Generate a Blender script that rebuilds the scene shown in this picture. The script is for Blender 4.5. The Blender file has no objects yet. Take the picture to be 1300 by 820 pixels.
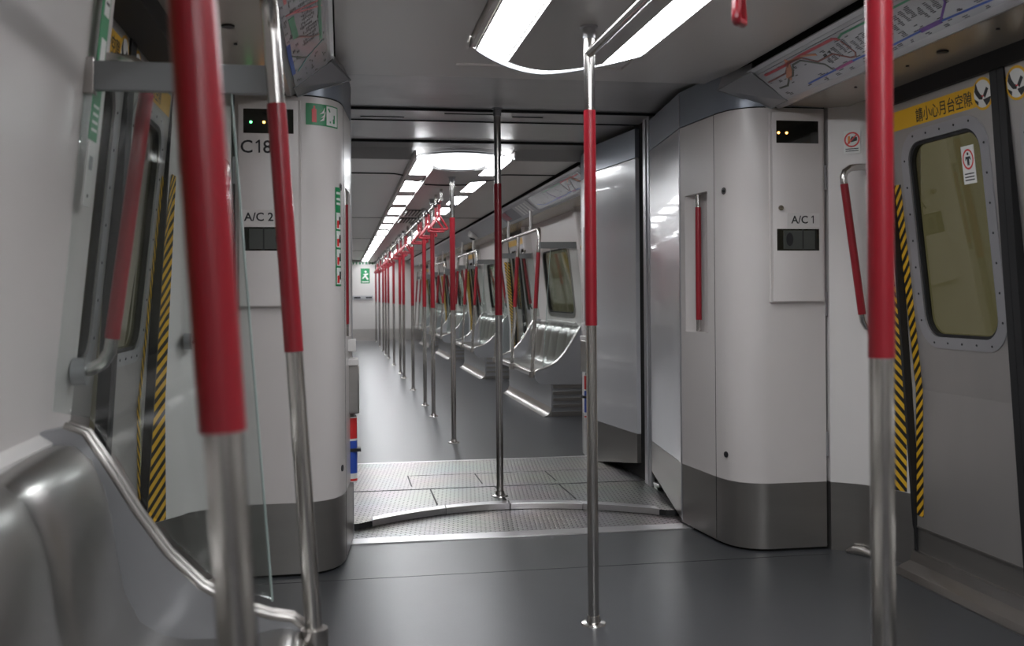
import bpy, bmesh, math, random
from mathutils import Vector, Matrix
random.seed(7)
SC = bpy.context.scene
COL = SC.collection

# ------------------------------------------------------------------ camera
H = 1.15; FPX = 1280.0; PW = 1300.0
YAW = math.atan2(650 - 434.5, FPX); ROLL = math.radians(.45)
fwd = Vector((math.sin(YAW), math.cos(YAW), 0))
r0 = Vector((math.cos(YAW), -math.sin(YAW), 0)); u0 = Vector((0, 0, 1))
rt = r0 * math.cos(ROLL) - u0 * math.sin(ROLL); up = r0 * math.sin(ROLL) + u0 * math.cos(ROLL)
cd = bpy.data.cameras.new('camera'); cam = bpy.data.objects.new('camera', cd); COL.objects.link(cam)
m = Matrix((rt, up, -fwd)).transposed().to_4x4(); m.translation = Vector((-.86, 0, H)); cam.matrix_world = m
cd.sensor_width = 36; cd.lens = 36 * FPX / PW; cd.clip_start = .02
cd.shift_y = -(410 - 376.3) / PW
cd.dof.use_dof = True; cd.dof.focus_distance = 5.5; cd.dof.aperture_fstop = 4.5
SC.camera = cam
# ------------------------------------------------------------------ world, view
w = bpy.data.worlds.new('world'); SC.world = w; w.use_nodes = True
w.node_tree.nodes['Background'].inputs[0].default_value = (.30, .29, .19, 1)
w.node_tree.nodes['Background'].inputs[1].default_value = .55
SC.view_settings.view_transform = 'Standard'; SC.view_settings.look = 'None'
SC.view_settings.gamma = 1; SC.view_settings.use_curve_mapping = False
SC.view_settings.exposure = 0.0
LAMP = 24            # radiance of the ceiling diffusers
LAMP_COL = (.95, .97, 1.0)

# ------------------------------------------------------------------ materials
MATS = {}
def mat(name, col, rough=.4, metal=0., coat=0., emis=None, estr=0., noise=None, bump=None, spec=.5, aniso=0):
    if name in MATS: return MATS[name]
    M = bpy.data.materials.new(name); M.use_nodes = True; nt = M.node_tree; b = nt.nodes['Principled BSDF']
    b.inputs['Base Color'].default_value = (*col, 1); b.inputs['Roughness'].default_value = rough
    b.inputs['Metallic'].default_value = metal; b.inputs['Coat Weight'].default_value = coat
    b.inputs['Specular IOR Level'].default_value = spec
    if emis: b.inputs['Emission Color'].default_value = (*emis, 1); b.inputs['Emission Strength'].default_value = estr
    if noise or bump:
        tc = nt.nodes.new('ShaderNodeTexCoord')
        def nz(scale, detail=4):
            mp = nt.nodes.new('ShaderNodeMapping'); mp.inputs['Scale'].default_value = scale
            nt.links.new(tc.outputs['Object'], mp.inputs[0])
            n = nt.nodes.new('ShaderNodeTexNoise'); n.inputs['Scale'].default_value = 1; n.inputs['Detail'].default_value = detail
            nt.links.new(mp.outputs[0], n.inputs[0]); return n
        if noise:
            sc_, amt, ramt = noise
            n = nz(sc_)
            mr = nt.nodes.new('ShaderNodeMapRange'); mr.inputs[3].default_value = 1 - amt; mr.inputs[4].default_value = 1 + amt
            nt.links.new(n.outputs['Fac'], mr.inputs[0])
            vm = nt.nodes.new('ShaderNodeVectorMath'); vm.operation = 'SCALE'; vm.inputs[0].default_value = col
            nt.links.new(mr.outputs[0], vm.inputs['Scale']); nt.links.new(vm.outputs[0], b.inputs['Base Color'])
            m2 = nt.nodes.new('ShaderNodeMapRange'); m2.inputs[3].default_value = max(.02, rough - ramt); m2.inputs[4].default_value = rough + ramt
            nt.links.new(n.outputs['Fac'], m2.inputs[0]); nt.links.new(m2.outputs[0], b.inputs['Roughness'])
        if bump:
            sc_, st = bump
            n = nz(sc_, 3); bp = nt.nodes.new('ShaderNodeBump'); bp.inputs['Strength'].default_value = st; bp.inputs['Distance'].default_value = .004
            nt.links.new(n.outputs['Fac'], bp.inputs['Height']); nt.links.new(bp.outputs[0], b.inputs['Normal'])
    MATS[name] = M; return M

WHITE = mat('white_laminate', (.58, .545, .53), .30, noise=((3, 3, 3), .04, .05), bump=((2.2, 2.2, 1.2), .10))
GWHITE = mat('gangway_panel_white', (.60, .60, .62), .20, coat=.3, noise=((3, 3, 3), .03, .04))
WHITE2 = mat('white_panel_bright', (.64, .615, .60), .3, noise=((3, 3, 3), .03, .04))
BAND = mat('blue_grey_band', (.27, .30, .35), .3, metal=.3)
STEEL = mat('brushed_steel', (.46, .44, .42), .30, metal=1, noise=((6, 6, 60), .08, .06))
POLE = mat('pole_steel', (.56, .54, .52), .22, metal=1, noise=((2, 2, 30), .06, .04))
DOORM = mat('door_steel', (.43, .41, .395), .45, metal=.75, noise=((8, 8, 2.5), .06, .05))
KICK = mat('kick_steel', (.31, .295, .28), .33, metal=.85, noise=((2, 2, 14), .10, .06))
SEATM = mat('seat_steel', (.40, .39, .375), .28, metal=.95)
SEATEND = mat('seat_end_grey', (.34, .345, .36), .38, metal=.5)
RED = mat('red_sleeve', (.25, .009, .018), .32, coat=.15)
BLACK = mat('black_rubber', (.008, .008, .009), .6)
DARKGAP = mat('dark_gap', (.004, .004, .004), .9)
CEIL = mat('ceiling_panel', (.70, .675, .66), .36, metal=.25, noise=((2, 2, 2), .05, .05))
SPINE = mat('ceiling_spine', (.56, .54, .53), .36, metal=.25, noise=((2, 2, 2), .04, .04))
GCEIL = mat('gangway_steel', (.56, .545, .54), .40, metal=.7, noise=((1.2, 22, 4), .16, .12), bump=((1, 9, 1), .25))
HEAD = mat('header_panel', (.56, .51, .45), .26, metal=.5)
TRANS = mat('ceiling_matt', (.30, .29, .285), .6)
RAILG = mat('grey_rail', (.27, .28, .285), .45, metal=.4)
GREEN = mat('sign_green', (.01, .23, .08), .4)
SIGNW = mat('sign_white', (.72, .72, .70), .4)
SIGNR = mat('sign_red', (.62, .03, .03), .4)
INK = mat('ink', (.015, .015, .018), .5)
YEL = mat('sign_yellow', (.72, .40, .015), .4)
MAPBG = mat('map_paper', (.42, .42, .45), .22, coat=.3)
BLUE = mat('blue_print', (.03, .08, .42), .4)
GLOSSBLK = mat('display_glass', (.012, .012, .01), .08, coat=.4)
LENSM = mat('lens_diffuser', (.8, .8, .8), .5, emis=(.90, .95, 1.0), estr=1.7)
LENSN = mat('lens_diffuser_bright', (.8, .8, .8), .5, emis=(.90, .95, 1.0), estr=4)
LAMPM = mat('lamp_diffuser', (.8, .8, .8), .5, emis=LAMP_COL, estr=LAMP)
FLOORM = mat('floor_vinyl', (.044, .046, .050), .34, spec=.5, noise=((9, 9, 9), .10, .0), bump=((110, 110, 110), .05))
ALU = mat('aluminium_edge', (.66, .65, .66), .3, metal=1)
SILVER = mat('silver_frame', (.45, .45, .47), .38, metal=.8)
LIPW = mat('map_lip', (.60, .60, .62), .3, metal=.4)
TUNNEL = mat('tunnel_dark', (.05, .05, .045), .8)

def glass(name, tint, gloss=.1, rough=.03):
    M = bpy.data.materials.new(name); M.use_nodes = True; nt = M.node_tree; nt.nodes.clear()
    o = nt.nodes.new('ShaderNodeOutputMaterial'); t = nt.nodes.new('ShaderNodeBsdfTransparent'); t.inputs[0].default_value = (*tint, 1)
    g = nt.nodes.new('ShaderNodeBsdfGlossy'); g.inputs['Roughness'].default_value = rough; g.inputs[0].default_value = (1, 1, 1, 1)
    f = nt.nodes.new('ShaderNodeFresnel'); ge = nt.nodes.new('ShaderNodeNewGeometry'); mr = nt.nodes.new('ShaderNodeMapRange'); mr.inputs[3].default_value = 1.5; mr.inputs[4].default_value = 1 / 1.5
    nt.links.new(ge.outputs['Backfacing'], mr.inputs[0]); nt.links.new(mr.outputs[0], f.inputs[0])
    mx = nt.nodes.new('ShaderNodeMixShader')
    nt.links.new(f.outputs[0], mx.inputs[0]); nt.links.new(t.outputs[0], mx.inputs[1]); nt.links.new(g.outputs[0], mx.inputs[2])
    nt.links.new(mx.outputs[0], o.inputs[0]); MATS[name] = M; return M
GLASS = glass('screen_glass', (.88, .91, .90))
WGLASS = glass('window_glass', (.62, .60, .50))

def stripes_mat():
    """yellow and black diagonal tape, from the strip's UV (metres)"""
    M = bpy.data.materials.new('hazard_tape'); M.use_nodes = True; nt = M.node_tree; b = nt.nodes['Principled BSDF']
    uv = nt.nodes.new('ShaderNodeUVMap'); uv.uv_map = 'UVMap'; sx = nt.nodes.new('ShaderNodeSeparateXYZ'); nt.links.new(uv.outputs[0], sx.inputs[0])
    a = nt.nodes.new('ShaderNodeMath'); a.operation = 'ADD'; nt.links.new(sx.outputs[0], a.inputs[0]); nt.links.new(sx.outputs[1], a.inputs[1])
    d = nt.nodes.new('ShaderNodeMath'); d.operation = 'DIVIDE'; d.inputs[1].default_value = .046; nt.links.new(a.outputs[0], d.inputs[0])
    f = nt.nodes.new('ShaderNodeMath'); f.operation = 'FRACT'; nt.links.new(d.outputs[0], f.inputs[0])
    g = nt.nodes.new('ShaderNodeMath'); g.operation = 'GREATER_THAN'; g.inputs[1].default_value = .52; nt.links.new(f.outputs[0], g.inputs[0])
    mx = nt.nodes.new('ShaderNodeMix'); mx.data_type = 'RGBA'; mx.inputs[6].default_value = (.66, .38, .02, 1); mx.inputs[7].default_value = (.012, .012, .012, 1)
    nt.links.new(g.outputs[0], mx.inputs[0]); nt.links.new(mx.outputs[2], b.inputs['Base Color']); b.inputs['Roughness'].default_value = .45
    return M
HAZ = stripes_mat()

def tread_mat():
    """steel tread plate: rows of small raised bars in alternating tilt"""
    M = bpy.data.materials.new('tread_plate'); M.use_nodes = True; nt = M.node_tree; b = nt.nodes['Principled BSDF']
    b.inputs['Metallic'].default_value = .9; b.inputs['Roughness'].default_value = .34
    tc = nt.nodes.new('ShaderNodeTexCoord')
    def bars(rot, off):
        mp = nt.nodes.new('ShaderNodeMapping'); mp.inputs['Rotation'].default_value = (0, 0, rot); mp.inputs['Location'].default_value = off
        nt.links.new(tc.outputs['Object'], mp.inputs[0])
        br = nt.nodes.new('ShaderNodeTexBrick'); br.inputs['Scale'].default_value = 1
        br.inputs['Brick Width'].default_value = .046; br.inputs['Row Height'].default_value = .022; br.inputs['Mortar Size'].default_value = .0062
        br.inputs['Mortar Smooth'].default_value = .6
        br.inputs['Color1'].default_value = (1, 1, 1, 1); br.inputs['Color2'].default_value = (1, 1, 1, 1); br.inputs['Mortar'].default_value = (0, 0, 0, 1)
        nt.links.new(mp.outputs[0], br.inputs[0]); return br
    b1 = bars(.12, (0, 0, 0))
    n = nt.nodes.new('ShaderNodeTexNoise'); n.inputs['Scale'].default_value = 3; n.inputs['Detail'].default_value = 5; nt.links.new(tc.outputs['Object'], n.inputs[0])
    cr = nt.nodes.new('ShaderNodeMix'); cr.data_type = 'RGBA'; cr.inputs[6].default_value = (.14, .135, .13, 1); cr.inputs[7].default_value = (.58, .56, .55, 1)
    nt.links.new(b1.outputs['Color'], cr.inputs[0])
    m2 = nt.nodes.new('ShaderNodeMix'); m2.data_type = 'RGBA'; m2.blend_type = 'MULTIPLY'; m2.inputs[0].default_value = .35
    nt.links.new(cr.outputs[2], m2.inputs[6]); nt.links.new(n.outputs['Color'], m2.inputs[7]); nt.links.new(m2.outputs[2], b.inputs['Base Color'])
    bp = nt.nodes.new('ShaderNodeBump'); bp.inputs['Strength'].default_value = .5; bp.inputs['Distance'].default_value = .003
    nt.links.new(b1.outputs['Color'], bp.inputs['Height']); nt.links.new(bp.outputs[0], b.inputs['Normal'])
    return M
TREAD = tread_mat()

# ------------------------------------------------------------------ builders
class MB:
    def __init__(s): s.v = []; s.f = []; s.uv = {}
    def add(s, pts, faces):
        o = len(s.v); s.v += [Vector(p) for p in pts]; s.f += [tuple(o + i for i in f) for f in faces]; return s
    def face(s, pts, uvs=None):
        o = len(s.v); s.v += [Vector(p) for p in pts]; s.f.append(tuple(range(o, o + len(pts))))
        if uvs: s.uv[len(s.f) - 1] = uvs
        return s
    def box(s, x0, x1, y0, y1, z0, z1):
        P = [(x, y, z) for z in (z0, z1) for y in (y0, y1) for x in (x0, x1)]
        return s.add(P, [(0, 2, 3, 1), (4, 5, 7, 6), (0, 1, 5, 4), (2, 6, 7, 3), (0, 4, 6, 2), (1, 3, 7, 5)])
    def loft(s, rings, closed=True, cap=True):
        n = len(rings[0]); o = len(s.v)
        for r in rings: s.v += [Vector(p) for p in r]
        for i in range(len(rings) - 1):
            for j in range(n if closed else n - 1):
                k = (j + 1) % n
                s.f.append((o + i * n + j, o + i * n + k, o + (i + 1) * n + k, o + (i + 1) * n + j))
        if cap and closed:
            s.f.append(tuple(o + j for j in range(n))[::-1]); s.f.append(tuple(o + (len(rings) - 1) * n + j for j in range(n)))
        return s
    def tube(s, pts, r, n=14, cap=True):
        pts = [Vector(p) for p in pts]; rs = r if isinstance(r, (list, tuple)) else [r] * len(pts)
        T = []
        for i in range(len(pts)):
            a = pts[max(0, i - 1)]; b = pts[min(len(pts) - 1, i + 1)]; T.append((b - a).normalized())
        nrm = T[0].orthogonal().normalized(); rings = []
        for i, p in enumerate(pts):
            if i:
                q = T[i - 1].rotation_difference(T[i]); nrm = (q @ nrm).normalized()
            bi = T[i].cross(nrm)
            rings.append([p + (nrm * math.cos(2 * math.pi * k / n) + bi * math.sin(2 * math.pi * k / n)) * rs[i] for k in range(n)])
        return s.loft(rings, True, cap)
    def slab(s, P, pts, c0, c1):
        """2-D outline mapped through P(a,b,c), from depth c0 to c1"""
        return s.loft([[P(a, b, c0) for a, b in pts], [P(a, b, c1) for a, b in pts]])
    def ribbon(s, P, pts, wd, c, c0=0):
        q = [Vector(p) for p in pts]
        for i in range(len(q) - 1):
            d = (q[i + 1] - q[i]); L = d.length
            if L < 1e-6: continue
            d /= L; e = Vector((-d.y, d.x)) * wd / 2; a = q[i] - d * wd * .3; b = q[i + 1] + d * wd * .3
            s.slab(P, [a + e, a - e, b - e, b + e], c0, c)
        return s
    def holed(s, P, outer, inner, c, depth=0):
        """sheet with a hole; rim walls go back by depth"""
        bm = bmesh.new()
        for loop in (outer, inner):
            vs = [bm.verts.new((a, b, 0)) for a, b in loop]
            for i in range(len(vs)): bm.edges.new((vs[i], vs[(i + 1) % len(vs)]))
        bmesh.ops.triangle_fill(bm, use_beauty=True, edges=bm.edges[:])
        bm.verts.index_update(); o = len(s.v)
        s.v += [P(v.co.x, v.co.y, c) for v in bm.verts]
        s.f += [tuple(o + v.index for v in f.verts) for f in bm.faces]; bm.free()
        if depth:
            for loop in (outer, inner):
                s.loft([[P(a, b, c) for a, b in loop], [P(a, b, c - depth) for a, b in loop]], True, False)
        return s
    def build(s, name, m_, parent=None, sharp=35, smooth=True, bevel=0):
        me = bpy.data.meshes.new(name); me.from_pydata(s.v, [], s.f); me.validate()
        if s.uv:
            ul = me.uv_layers.new(name='UVMap')
            for fi, us in s.uv.items():
                p = me.polygons[fi]
                for k, li in enumerate(p.loop_indices): ul.data[li].uv = us[k]
        bm = bmesh.new(); bm.from_mesh(me)
        bmesh.ops.remove_doubles(bm, verts=bm.verts[:], dist=1e-5)
        bmesh.ops.recalc_face_normals(bm, faces=bm.faces[:])
        if smooth:
            for f in bm.faces: f.smooth = True
            for e in bm.edges:
                if len(e.link_faces) == 2 and e.calc_face_angle(0) > math.radians(sharp): e.smooth = False
        bm.to_mesh(me); bm.free()
        me.materials.append(m_)
        o = bpy.data.objects.new(name, me); COL.objects.link(o)
        if bevel:
            md = o.modifiers.new('bevel', 'BEVEL'); md.width = bevel; md.segments = 3; md.limit_method = 'ANGLE'; md.angle_limit = math.radians(40)
        if parent: o.parent = parent; o.matrix_parent_inverse = pinv(parent)
        return o
def pinv(p): return Matrix.Identity(4) if p.parent else Matrix.Translation(-_base(p))
BASE = {}
def _base(p):
    while p.parent: p = p.parent
    return BASE.get(p.name, Vector((0, 0, 0)))
def thing(name, label, cat, loc=(0, 0, 0), group=None, kind=None):
    o = bpy.data.objects.new(name, None); COL.objects.link(o); o.location = loc; o.empty_display_size = .1
    BASE[o.name] = Vector(loc); tag(o, label, cat, group, kind); return o
def tag(o, label=None, cat=None, group=None, kind=None):
    if label: o['label'] = label
    if cat: o['category'] = cat
    if group: o['group'] = group
    if kind: o['kind'] = kind
    return o
def struct(o): o['kind'] = 'structure'; return o
def copy_thing(src, dloc, label):
    r = src.copy(); COL.objects.link(r); r.location = src.location + Vector(dloc); r['label'] = label; BASE[r.name] = Vector(r.location)
    def rec(a, b):
        for ch in [c for c in a.children]:
            if ch is b: continue
            c = ch.copy(); COL.objects.link(c); c.parent = b; c.matrix_parent_inverse = ch.matrix_parent_inverse.copy(); rec(ch, c)
    rec(src, r); return r
def rrect(a0, a1, b0, b1, r, n=6):
    out = []
    for cx, cy, s in ((a1 - r, b1 - r, 0), (a0 + r, b1 - r, 90), (a0 + r, b0 + r, 180), (a1 - r, b0 + r, 270)):
        for k in range(n + 1):
            t = math.radians(s + 90 * k / n); out.append((cx + r * math.cos(t), cy + r * math.sin(t)))
    return out
def rect(a0, a1, b0, b1): return [(a0, b0), (a1, b0), (a1, b1), (a0, b1)]
def ell(cx, cy, rx, ry, n=28): return [(cx + rx * math.cos(2 * math.pi * k / n), cy + ry * math.sin(2 * math.pi * k / n)) for k in range(n)]
def text(P, body, a, b, size, c, m_, parent, name='lettering', center=True, bold=0.0, sx=1):
    cu = bpy.data.curves.new('t', 'FONT'); cu.body = body; cu.size = size; cu.offset = bold
    if center: cu.align_x = 'CENTER'
    cu.resolution_u = 3
    t = bpy.data.objects.new('t', cu); COL.objects.link(t)
    me0 = bpy.data.meshes.new_from_object(t.evaluated_get(bpy.context.evaluated_depsgraph_get()))
    mb = MB(); mb.v = [P(a + v.co.x * sx, b + v.co.y, c) for v in me0.vertices]; mb.f = [tuple(p.vertices) for p in me0.polygons]
    bpy.data.objects.remove(t); bpy.data.curves.remove(cu)
    return mb.build(name, m_, parent, smooth=False)
def one(P, a, b, h, c, m_, parent, name='lettering'):
    w_ = h * .13
    mb = MB(); mb.slab(P, [(a, b), (a + w_, b), (a + w_, b + h), (a + w_ * .2, b + h), (a - h * .22, b + h * .80), (a - h * .18, b + h * .70), (a, b + h * .82)], c - .0005, c)
    return mb.build(name, m_, parent, smooth=False)
def arc(c, r, a0, a1, n=8):
    return [(c[0] + r * math.cos(math.radians(a0 + (a1 - a0) * k / n)), c[1] + r * math.sin(math.radians(a0 + (a1 - a0) * k / n))) for k in range(n + 1)]

# ------------------------------------------------------------------ geometry of the train
def W(z): return 1.5 - .108 * max(0, z - .75)          # inner face of the body side (leans in above the waist)
def PW_(s):
    """wall mapping on side s: a = along the wall (viewer's left to right), b = height, c = out of the wall"""
    return (lambda a, b, c: Vector((s * (W(b) - c), -s * a, b)))
G = 5.785                  # middle of the gangway
PITCH = 4.505
NEAR0, NEAR1 = -5.2, 4.25
FAR0, FAR1 = 2 * G - 4.25, 27.2
DN = [3.165, 3.165 - PITCH]
DF = [2 * G - 3.165 + PITCH * k for k in range(5)]
DW = .73

# ---- floor
mb = MB(); mb.box(-1.56, 1.56, NEAR0, 4.745, -.05, 0)
struct(mb.build('floor', FLOORM, smooth=False))
mb = MB(); mb.box(-1.56, 1.56, 6.83, FAR1, -.05, 0)
struct(mb.build('floor_far', FLOORM, smooth=False))
mb = MB()
mb.box(-1.25, 1.25, 4.165, 4.1675, 0, .0008); 
struct(mb.build('trim_1', BLACK, smooth=False))
# gangway floor: front sill, lower plate, curved raised plate, rear plates
mb = MB(); mb.box(-.86, .86, 4.745, 4.85, -.02, .006); struct(mb.build('floor_sill', ALU, bevel=.002))
mb = MB(); mb.box(-.95, .95, 4.85, 5.9, -.02, .004); struct(mb.build('floor_tread', TREAD, smooth=False))
def yarc(x): return 5.03 + .33 * max(0, 1 - (abs(x) / .80) ** 2) if abs(x) < .8 else 5.03
xs = [-.93 + 1.86 * k / 40 for k in range(41)]
mb = MB(); mb.loft([[(x, yarc(x), .004) for x in xs] + [(x, 5.84, .004) for x in xs[::-1]], [(x, yarc(x), .034) for x in xs] + [(x, 5.84, .038) for x in xs[::-1]]])
struct(mb.build('floor_plate', TREAD))
mb = MB(); mb.loft([[(x, yarc(x) - .002, z) for x in xs] for z in (.004, .033)], closed=False); struct(mb.build('trim_plateshadow', BLACK, smooth=False))  # thin black skirt painting the shadow line below the raised plate's edge
mb = MB()
for x0, x1 in ((-.72, -.33), (-.328, .02), (.023, .40), (.402, .76)):
    q = [x0 + (x1 - x0) * k / 8 for k in range(9)]
    mb.loft([[(x, yarc(x) - .012, z - .028 * (z > .03) * 0) for x in q] + [(x, yarc(x) + .06, z) for x in q[::-1]] for z in (.006, .040)])
struct(mb.build('trim_2', ALU, bevel=.003))
mb = MB(); mb.box(-.93, .93, 5.848, 6.83, -.02, .036); struct(mb.build('floor_plate_rear', TREAD, smooth=False))
mb = MB()
for x in (-.37, .01, .39): mb.box(x, x + .008, 5.40, 5.84, .0375, .0395)
for x in (-.47, -.05, .40): mb.box(x, x + .008, 5.95, 6.30, .036, .0368)
mb.box(-.47, .9, 6.30, 6.308, .036, .0368); mb.box(-.92, .92, 5.836, 5.85, .02, .0395)
struct(mb.build('trim_3', BLACK, smooth=False))
mb = MB(); mb.box(-.93, .93, 6.82, 6.85, 0, .037); struct(mb.build('trim_4', ALU, smooth=False))

# ---- ceiling
def ceiling(name, y0, y1):
    mb = MB()
    for s in (1, -1):
        mb.box(min(s * .37, s * .88), max(s * .37, s * .88), y0, y1, 2.15, 2.17)
        mb.box(min(s * .345, s * .362), max(s * .345, s * .362), y0 if y0 < 0 else 7.0, min(y1, 3.87) if y0 < 0 else y1, 2.115, 2.17)
    mb.box(-.37, .37, y0, y1, 2.16, 2.18)
    struct(mb.build(name, CEIL, smooth=False))
ceiling('ceiling', NEAR0, 4.56)
ceiling('ceiling_far', 7.34, FAR1)
# spine panel between the two light strips
def spine(name, pts_end0, pts_end1):
    mb = MB(); ol = pts_end0 + pts_end1[::-1]
    mb.loft([[(x, y, 2.095) for x, y in ol], [(x, y, 2.16) for x, y in ol]])
    for s in (1, -1):   # shallow slope down from the strip edge
        pass
    return struct(mb.build(name, SPINE, smooth=False))
qx = [-.195 + .39 * k / 16 for k in range(17)]
def yn(x): return 4.30 - .43 * (abs(x) / .36) ** 1.7
spine('ceiling_spine', [(x, NEAR0) for x in qx], [(x, yn(x) - .155) for x in qx])
mb = MB(); mb.loft([[(x, yn(x) - .155, 2.095) for x in qx], [(x, yn(x) - .03, 2.125) for x in qx]], closed=False); struct(mb.build('ceiling_spine_end', SPINE, smooth=False))
spine('ceiling_spine_far', [(x, 7.56 - .50 * (abs(x) / .36) ** 2) for x in qx], [(x, FAR1) for x in qx])
# frames beside the strips
mb = MB(); q2 = [-.365 + .73 * k / 30 for k in range(31)]
mb.loft([[(x, yn(x), z) for x in q2] + [(x, yn(x) + .035, z) for x in q2[::-1]] for z in (2.118, 2.152)])
mb.box(-.37, .37, 4.33, 4.56, 2.15, 2.165)
struct(mb.build('trim_5', CEIL, smooth=False))
# ceiling joints
mb = MB()
q3 = [-.88 + 1.76 * k / 40 for k in range(41)]
def yj(x): return 8.15 + .30 * max(0, 1 - (abs(x) / .45) ** 2)
for i in range(40):
    a, b = q3[i], q3[i + 1]; z = 2.09 if abs(a) < .2 and abs(b) < .21 else (2.112 if abs(a) < .36 else 2.147)
    mb.box(a, b, 0, .03, z - .003, z + .003)
    for k in range(8): mb.v[len(mb.v) - 8 + k].y += yj(a if k % 2 == 0 else b)
for y in (12.7, 17.2, 21.7): mb.box(-.88, .88, y, y + .02, 2.146, 2.152)
struct(mb.build('trim_6', BLACK, smooth=False))
for i, y in enumerate((10.9, 12.0)):
    t = thing('ceiling_vent', ('dark slotted air vent in the ceiling spine, the nearer of two' if i == 0 else 'dark slotted air vent in the ceiling spine, the farther of two'), 'air vent', (0, y, 2.09), 'ceiling vents in the far car')
    mb = MB(); mb.box(-.17, .15, y, y + .75, 2.085, 2.094); mb.build('backing', BLACK, t, smooth=False)
    mb = MB()
    for k in range(9): mb.box(-.165 + k * .037, -.150 + k * .037, y + .02, y + .73, 2.079, 2.085)
    mb.build('slat', SPINE, t, smooth=False)

# ---- ceiling lights
ORD = ['first', 'second', 'third', 'fourth', 'fifth', 'sixth', 'seventh', 'eighth', 'ninth', 'tenth', 'eleventh', 'twelfth', 'thirteenth', 'fourteenth', 'fifteenth', 'sixteenth', 'seventeenth']
def light(s, ys0, ys1, label, group):
    """ys0, ys1: functions of |x| giving the two ends"""
    xa = [.20 + .135 * k / 4 for k in range(5)]
    t = thing('ceiling_light', label, 'ceiling light', (s * .27, (ys0(.27) + ys1(.27)) / 2, 2.12), group)
    mb = MB(); ol = [(s * x, ys0(x)) for x in xa] + [(s * x, ys1(x)) for x in xa[::-1]]
    mb.loft([[(x, y, z) for x, y in ol] for z in (2.119, 2.128)])
    mb.build('diffuser', LAMPM, t, smooth=False)
    mb = MB()
    x0, x1 = s * .197, s * .3425
    mb.box(min(x0, s * .2), max(x0, s * .2), ys0(.2) - .02, ys1(.2), 2.113, 2.13); mb.box(min(s * .335, x1), max(s * .335, x1), ys0(.335) - .02, ys1(.335), 2.113, 2.13)
    mb.build('frame', SPINE, t, smooth=False)
for s, nm in ((-1, 'left'), (1, 'right')):
    for k in range(7):
        e1 = (lambda x: yn(x) - .03) if k == 0 else (lambda x, k=k: 4.02 - 1.28 * k)
        light(s, (lambda x, k=k: 4.02 - 1.28 * k - .84 if k else 3.10), e1, f'light panel of the {nm} ceiling strip, {ORD[k]} from the gangway towards the camera', f'light panels of the {nm} near ceiling strip')
    for k in range(16):
        y = 7.10 + 1.27 * k
        if y + .86 > FAR1: break
        light(s, (lambda x, y=y, k=k: y if k else 7.60 - .58 * (x / .36) ** 2), (lambda x, y=y: y + .86), f'bright light panel of the {nm} ceiling strip, {ORD[k]} beyond the gangway', f'light panels of the {nm} far ceiling strip')
# dark dividers between panels: ceiling plate over the strips
mb = MB()
for s in (1, -1):
    for k in range(7):
        y = 4.02 - 1.28 * k
        mb.box(min(s * .2, s * .345), max(s * .2, s * .345), y - 1.28 + .0, y - .84, 2.114, 2.16) if k else mb.box(min(s * .2, s * .345), max(s * .2, s * .345), 2.74, 3.10, 2.114, 2.16)
    for k in range(16):
        y = 7.10 + 1.27 * k
        if y + .86 > FAR1: break
        mb.box(min(s * .2, s * .345), max(s * .2, s * .345), y + .86, y + 1.27, 2.114, 2.16)
struct(mb.build('trim_7', SPINE, smooth=False))
# near end crescent lens and far round lens
t = thing('end_lens', 'thin glowing curved lens closing the near ceiling light strips', 'ceiling light', (0, 4.25, 2.12))
mb = MB(); q = [-.335 + .67 * k / 30 for k in range(31)]
mb.loft([[(x, yn(x) - .012 + .0 * z, z) for x in q] + [(x, yn(x) - .030 - .035 * max(0, -x / .335) ** 1.5, z) for x in q[::-1]] for z in (2.1165, 2.14)])
mb.build('lens', LENSN, t, smooth=False)
mb = MB(); mb.loft([[(x, yn(x) - .012, z) for x in q] + [(x, yn(x), z) for x in q[::-1]] for z in (2.112, 2.14)]); mb.build('rim', SILVER, t, smooth=False)
t = thing('end_lens', 'large round glowing lens on the ceiling just beyond the gangway', 'ceiling light', (0, 7.3, 2.12))
mb = MB(); bot = []; top = []
for k in range(33):
    x = -.335 + .67 * k / 32; e = math.sqrt(max(0, 1 - (x / .335) ** 2))
    x *= 1.0
    top.append((x, 7.28 - .14 * e, 2.148 + .035 * e)); bot.append((x, 7.28 + .24 * e, 2.148 - .048 * e))
mb.loft([top, bot], closed=False); mb.build('lens', LENSM, t)
mb = MB(); mb.tube(top, .007, 8); mb.tube(bot, .006, 8); mb.build('rim', SILVER, t)

# ---- gangway ceiling
mb = MB(); prof = [(4.58, 2.185), (5.05, 2.20), (5.60, 2.20), (5.62, 2.192), (5.95, 2.192), (5.97, 2.20), (6.78, 2.205)]
mb.loft([[(x, y, z) for y, z in prof] for x in (-1.0, 1.0)], closed=False)
struct(mb.build('ceiling_gangway', GCEIL, smooth=False))
mb = MB(); mb.loft([[(x, 6.80, 2.205), (x, 7.10, 2.202), (x, 7.32, 2.152), (x, 7.35, 2.15)] for x in (-1.0, 1.0)], closed=False); struct(mb.build('ceiling_transition', TRANS, smooth=False))
mb = MB(); mb.box(-1, 1, 4.56, 4.60, 2.178, 2.2); mb.box(-1, 1, 5.60, 5.615, 2.186, 2.199); mb.box(-1, 1, 5.94, 5.955, 2.186, 2.199); mb.box(-1, 1, 6.775, 6.80, 2.19, 2.21)
mb.box(-.28, .02, 5.70, 5.708, 2.188, 2.193); mb.box(-.75, -.5, 5.84, 5.848, 2.188, 2.193); mb.box(.12, .30, 5.76, 5.768, 2.188, 2.193)
struct(mb.build('trim_8', BLACK, smooth=False))
def yq(x): return 5.12 - .42 * (x / .95) ** 2
qq = [-.98 + 1.96 * k / 30 for k in range(31)]
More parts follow.
